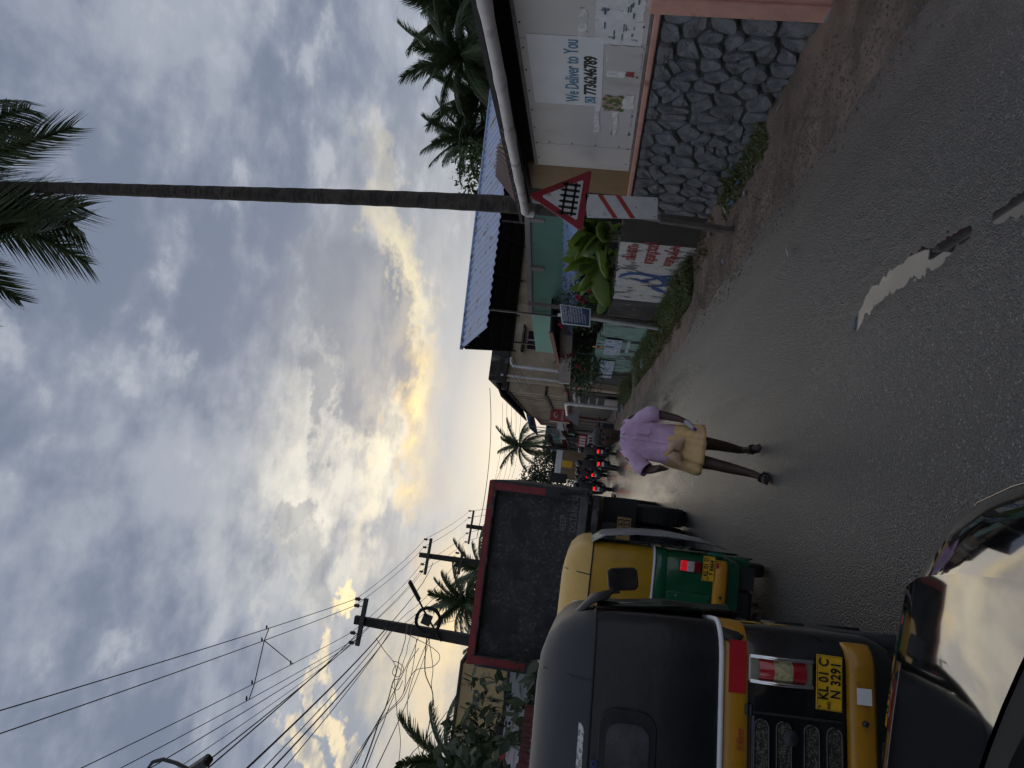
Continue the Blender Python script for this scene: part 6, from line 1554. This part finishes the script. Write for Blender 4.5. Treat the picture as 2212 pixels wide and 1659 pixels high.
# ------------------------------------------------------------------ motorbikes and their riders far up the road
M_blk = mat('bike_black', (.014, .014, .016), .3, coat=.4)
M_tail = mat('tail_light', (.5, .01, .01), .3, emit=(1, .004, .003), es=2.2, var=0)
def bike(name, label, loc, rz, col, lit=True, s=1.0, group='motorbikes in the traffic ahead'):
    b_ = thing(name, label, 'motorbike', loc, rz, group); b_.scale = (s, s, s)
    for y in (0, 1.28):
        Mx = Matrix.Translation((0, y, .30)) @ Matrix.Rotation(pi/2, 4, 'Y')
        w_ = MB().lathe([(.23, -.045), (.27, -.05), (.30, -.03), (.305, 0), (.30, .03), (.27, .05), (.23, .045)], 20, Mx).build('wheel', M_rub, b_, smooth=50)
        MB().lathe([(.235, -.012), (.235, .012), (.05, .03), (.05, -.03)], 12, Mx).build('rim', M_steel, w_)
    MB().loft([ell((0, y, z_), hx, hz, 12, tilt=Matrix.Rotation(pi/2, 3, 'X')) for y, z_, hx, hz in ((.35, .80, .11, .05), (.6, .84, .15, .10), (.85, .86, .15, .12), (1.0, .84, .08, .09))], True, True, True).build('tank', col, b_, smooth=60)
    MB().loft([ell((0, y, z_), hx, hz, 12, tilt=Matrix.Rotation(pi/2, 3, 'X')) for y, z_, hx, hz in ((-.42, .84, .05, .03), (-.30, .82, .10, .06), (.05, .78, .13, .08), (.45, .76, .12, .07))], True, True, True).build('tail_fairing', col, b_, smooth=60)
    MB().mm((-.13, -.25, .83), (.13, .55, .89)).build('seat', M_seat, b_, bevel=.03)
    MB().mm((-.16, .35, .28), (.16, .95, .68)).build('engine', M_dark, b_, bevel=.05)
    for sx_ in (-.1, .1):
        MB().beam((sx_, 1.28, .30), (sx_, 1.05, .95), .05, .05).build('fork', M_steel, b_)
        MB().beam((sx_, 0, .30), (sx_, .5, .45), .045, .05).build('swingarm', M_dark, b_)
    MB().tube([(-.36, .92, 1.04), (-.15, 1.0, 1.02), (.15, 1.0, 1.02), (.36, .92, 1.04)], .016, 6).build('handlebar', M_dark, b_)
    MB().tube([(.17, .45, .33), (.19, .05, .36), (.20, -.28, .44)], .045, 8).build('exhaust', M_steel, b_, smooth=60)
    MB().lathe([(.08, 0), (.09, .05), (.05, .09)], 12, Matrix.Translation((0, 1.05, .95)) @ Matrix.Rotation(-pi/2, 4, 'X')).build('headlamp', M_chrome, b_, smooth=60)
    for sx_ in (-1, 1):
        MB().tube([(sx_*.25, .95, 1.04), (sx_*.34, .93, 1.22)], .008, 5).build('mirror_stalk', M_dark, b_)
        MB().mm((sx_*.34-.055, .91, 1.18), (sx_*.34+.055, .93, 1.26)).build('mirror', M_dark, b_, bevel=.01)
    MB().beam((0, -.36, .80), (0, -.48, .42), .13, .02).build('rear_fender', M_dark, b_)
    MB().mm((-.075, -.47, .77), (.075, -.42, .84)).build('tail_lamp', M_tail if lit else mat('tail_unlit', (.3, .01, .01), .2), b_, bevel=.012)
    MB().mm((-.09, -.485, .575), (.09, -.475, .675)).build('number_plate', M_white, b_)
    return b_
def rider(label, loc, rz, top, legs, helm, s=1.0, pillion=False):
    p = thing('person', label, 'person', loc, rz, 'riders on the motorbikes ahead'); p.scale = (s, s, s)
    y0 = -.05 if pillion else .22
    vs, es, rr = [], [], []
    def nv(q, r_, l=None):
        vs.append(V(q[0], q[1]+y0, q[2])); rr.append(r_)
        if l is not None: es.append((l, len(vs)-1))
        return len(vs)-1
    pe = nv((0, 0, .95), (.16, .12)); s1 = nv((0, .03, 1.18), (.15, .11), pe); s2 = nv((0, .08, 1.38), (.165, .11), s1); n_ = nv((0, .11, 1.50), .06, s2); nv((0, .13, 1.60), .085, n_)
    for sx_ in (-1, 1):
        sh = nv((sx_*.20, .10, 1.40), .065, s2); e = nv((sx_*.33, .30, 1.18), .05, sh); h_ = nv((sx_*.33, .66 if not pillion else .40, 1.07), .038, e)
        for k in range(4): nv((sx_*(.30+.02*k), (.72 if not pillion else .46), 1.06), .013, h_)
        hp = nv((sx_*.13, .05, .90), .10, pe); k_ = nv((sx_*.24, .42, .78), .075, hp); a_ = nv((sx_*.20, .30, .42), .05, k_); nv((sx_*.21, .46, .37), .045, a_)
    skinmesh('body', vs, es, rr, top, p, 0, 1)
    lg = MB()
    for sx_ in (-1, 1):
        lg.tube([V(sx_*.10, y0-.02, .92), V(sx_*.13, y0+.07, .90), V(sx_*.24, y0+.42, .79), V(sx_*.205, y0+.32, .45)], [.12, .115, .088, .062], 10)
        MB().tube([V(sx_*.12, y0-.02, .93), V(sx_*.14, y0+.07, .90), V(sx_*.24, y0+.42, .79), V(sx_*.205, y0+.32, .45)], [.12, .115, .088, .062], 10).build('trouser_leg', legs, p, smooth=80)
    MB().lathe([(.03, -.14), (.115, -.10), (.14, -.02), (.135, .06), (.10, .12), (.04, .145)], 16, Matrix.Translation((0, y0+.13, 1.61))).build('helmet', helm, p, smooth=70)
    return p
C1 = mat('jacket_dark', (.022, .02, .022), .7); C2 = mat('shirt_maroon', (.05, .018, .026), .7); C3 = mat('shirt_grey', (.07, .055, .05), .7); C4 = mat('trousers_dark', (.02, .02, .025), .8)
H1 = mat('helmet_black', (.012, .014, .013), .15, coat=.6); H2 = mat('helmet_olive', (.03, .035, .025), .2, coat=.4)
RB = mat('bike_red', (.14, .012, .012), .25, coat=.5); BB = mat('bike_blue', (.012, .02, .05), .25, coat=.5)
for i, (px, py, Y_, col, top, helm, lab, rl, s_) in enumerate((
        (1323, 1008, 31, BB, C1, H1, 'dark motorbike with glowing twin tail light, nearest behind the walking man', 'rider in dark jacket and black helmet on the nearest motorbike', 1.02),
        (1310, 978, 34, M_blk, C3, H2, 'motorbike with red tail light close beside the shop fronts', 'rider in grey shirt and olive helmet beside the shop fronts', 1.0),
        (1302, 1028, 40, RB, C2, H1, 'small red motorbike in the middle of the far traffic', 'rider in maroon shirt on the small red motorbike', 1.0),
        (1310, 1058, 33, M_blk, C1, H1, 'motorbike with red tail light just past the truck', 'rider in dark clothes just past the truck', 1.03))):
    p = at(px, py, Y_); p.z = gz(Y_)
    bk = bike('motorbike', lab, p, R(U(-4, 4)), col, True, s_)
    rider(rl, p, bk.rotation_euler.z, top, C4, helm, s_)
p = at(1323, 1008, 31); p.z = gz(31); 
# a knot of far bikes, too small to tell apart beyond their outlines
for i, (px, py, Y_) in enumerate(((1296, 1018, 55), (1296, 1036, 58), (1294, 1046, 52), (1292, 1006, 62))):
    p = at(px, py, Y_); p.z = gz(Y_)
    lab = ('distant motorbike left of the red one', 'distant motorbike under the white van roof', 'distant motorbike next to the truck mirror', 'most distant motorbike in the street')[i]
    bk = bike('motorbike', lab, p, R(U(-5, 5)), (RB, M_blk, BB, M_blk)[i], i == 1, 1.0)
    rider(('rider on the distant motorbike left of the red one', 'rider on the distant motorbike under the white van roof', 'rider on the distant motorbike next to the truck mirror', 'rider on the most distant motorbike')[i], p, bk.rotation_euler.z, (C2, C3, C1, C4)[i], C4, (H1, H2, M_white, H1)[i], 1.0)
# parked bikes by the shops
for i, (px, py, Y_, rz, col, lab) in enumerate(((1338, 925, 38, 62, M_blk, 'black motorbike parked by the shuttered shop'), (1322, 938, 42, 80, RB, 'red motorbike parked nose out at the shop front'), (1312, 955, 46, 40, M_blk, 'scooter parked with a pale rim near the far shops'))):
    p = at(px, py, Y_); p.z = gz(Y_)
    bike('motorbike', lab, p, R(rz), col, False, 1.0, 'motorbikes parked by the shops')
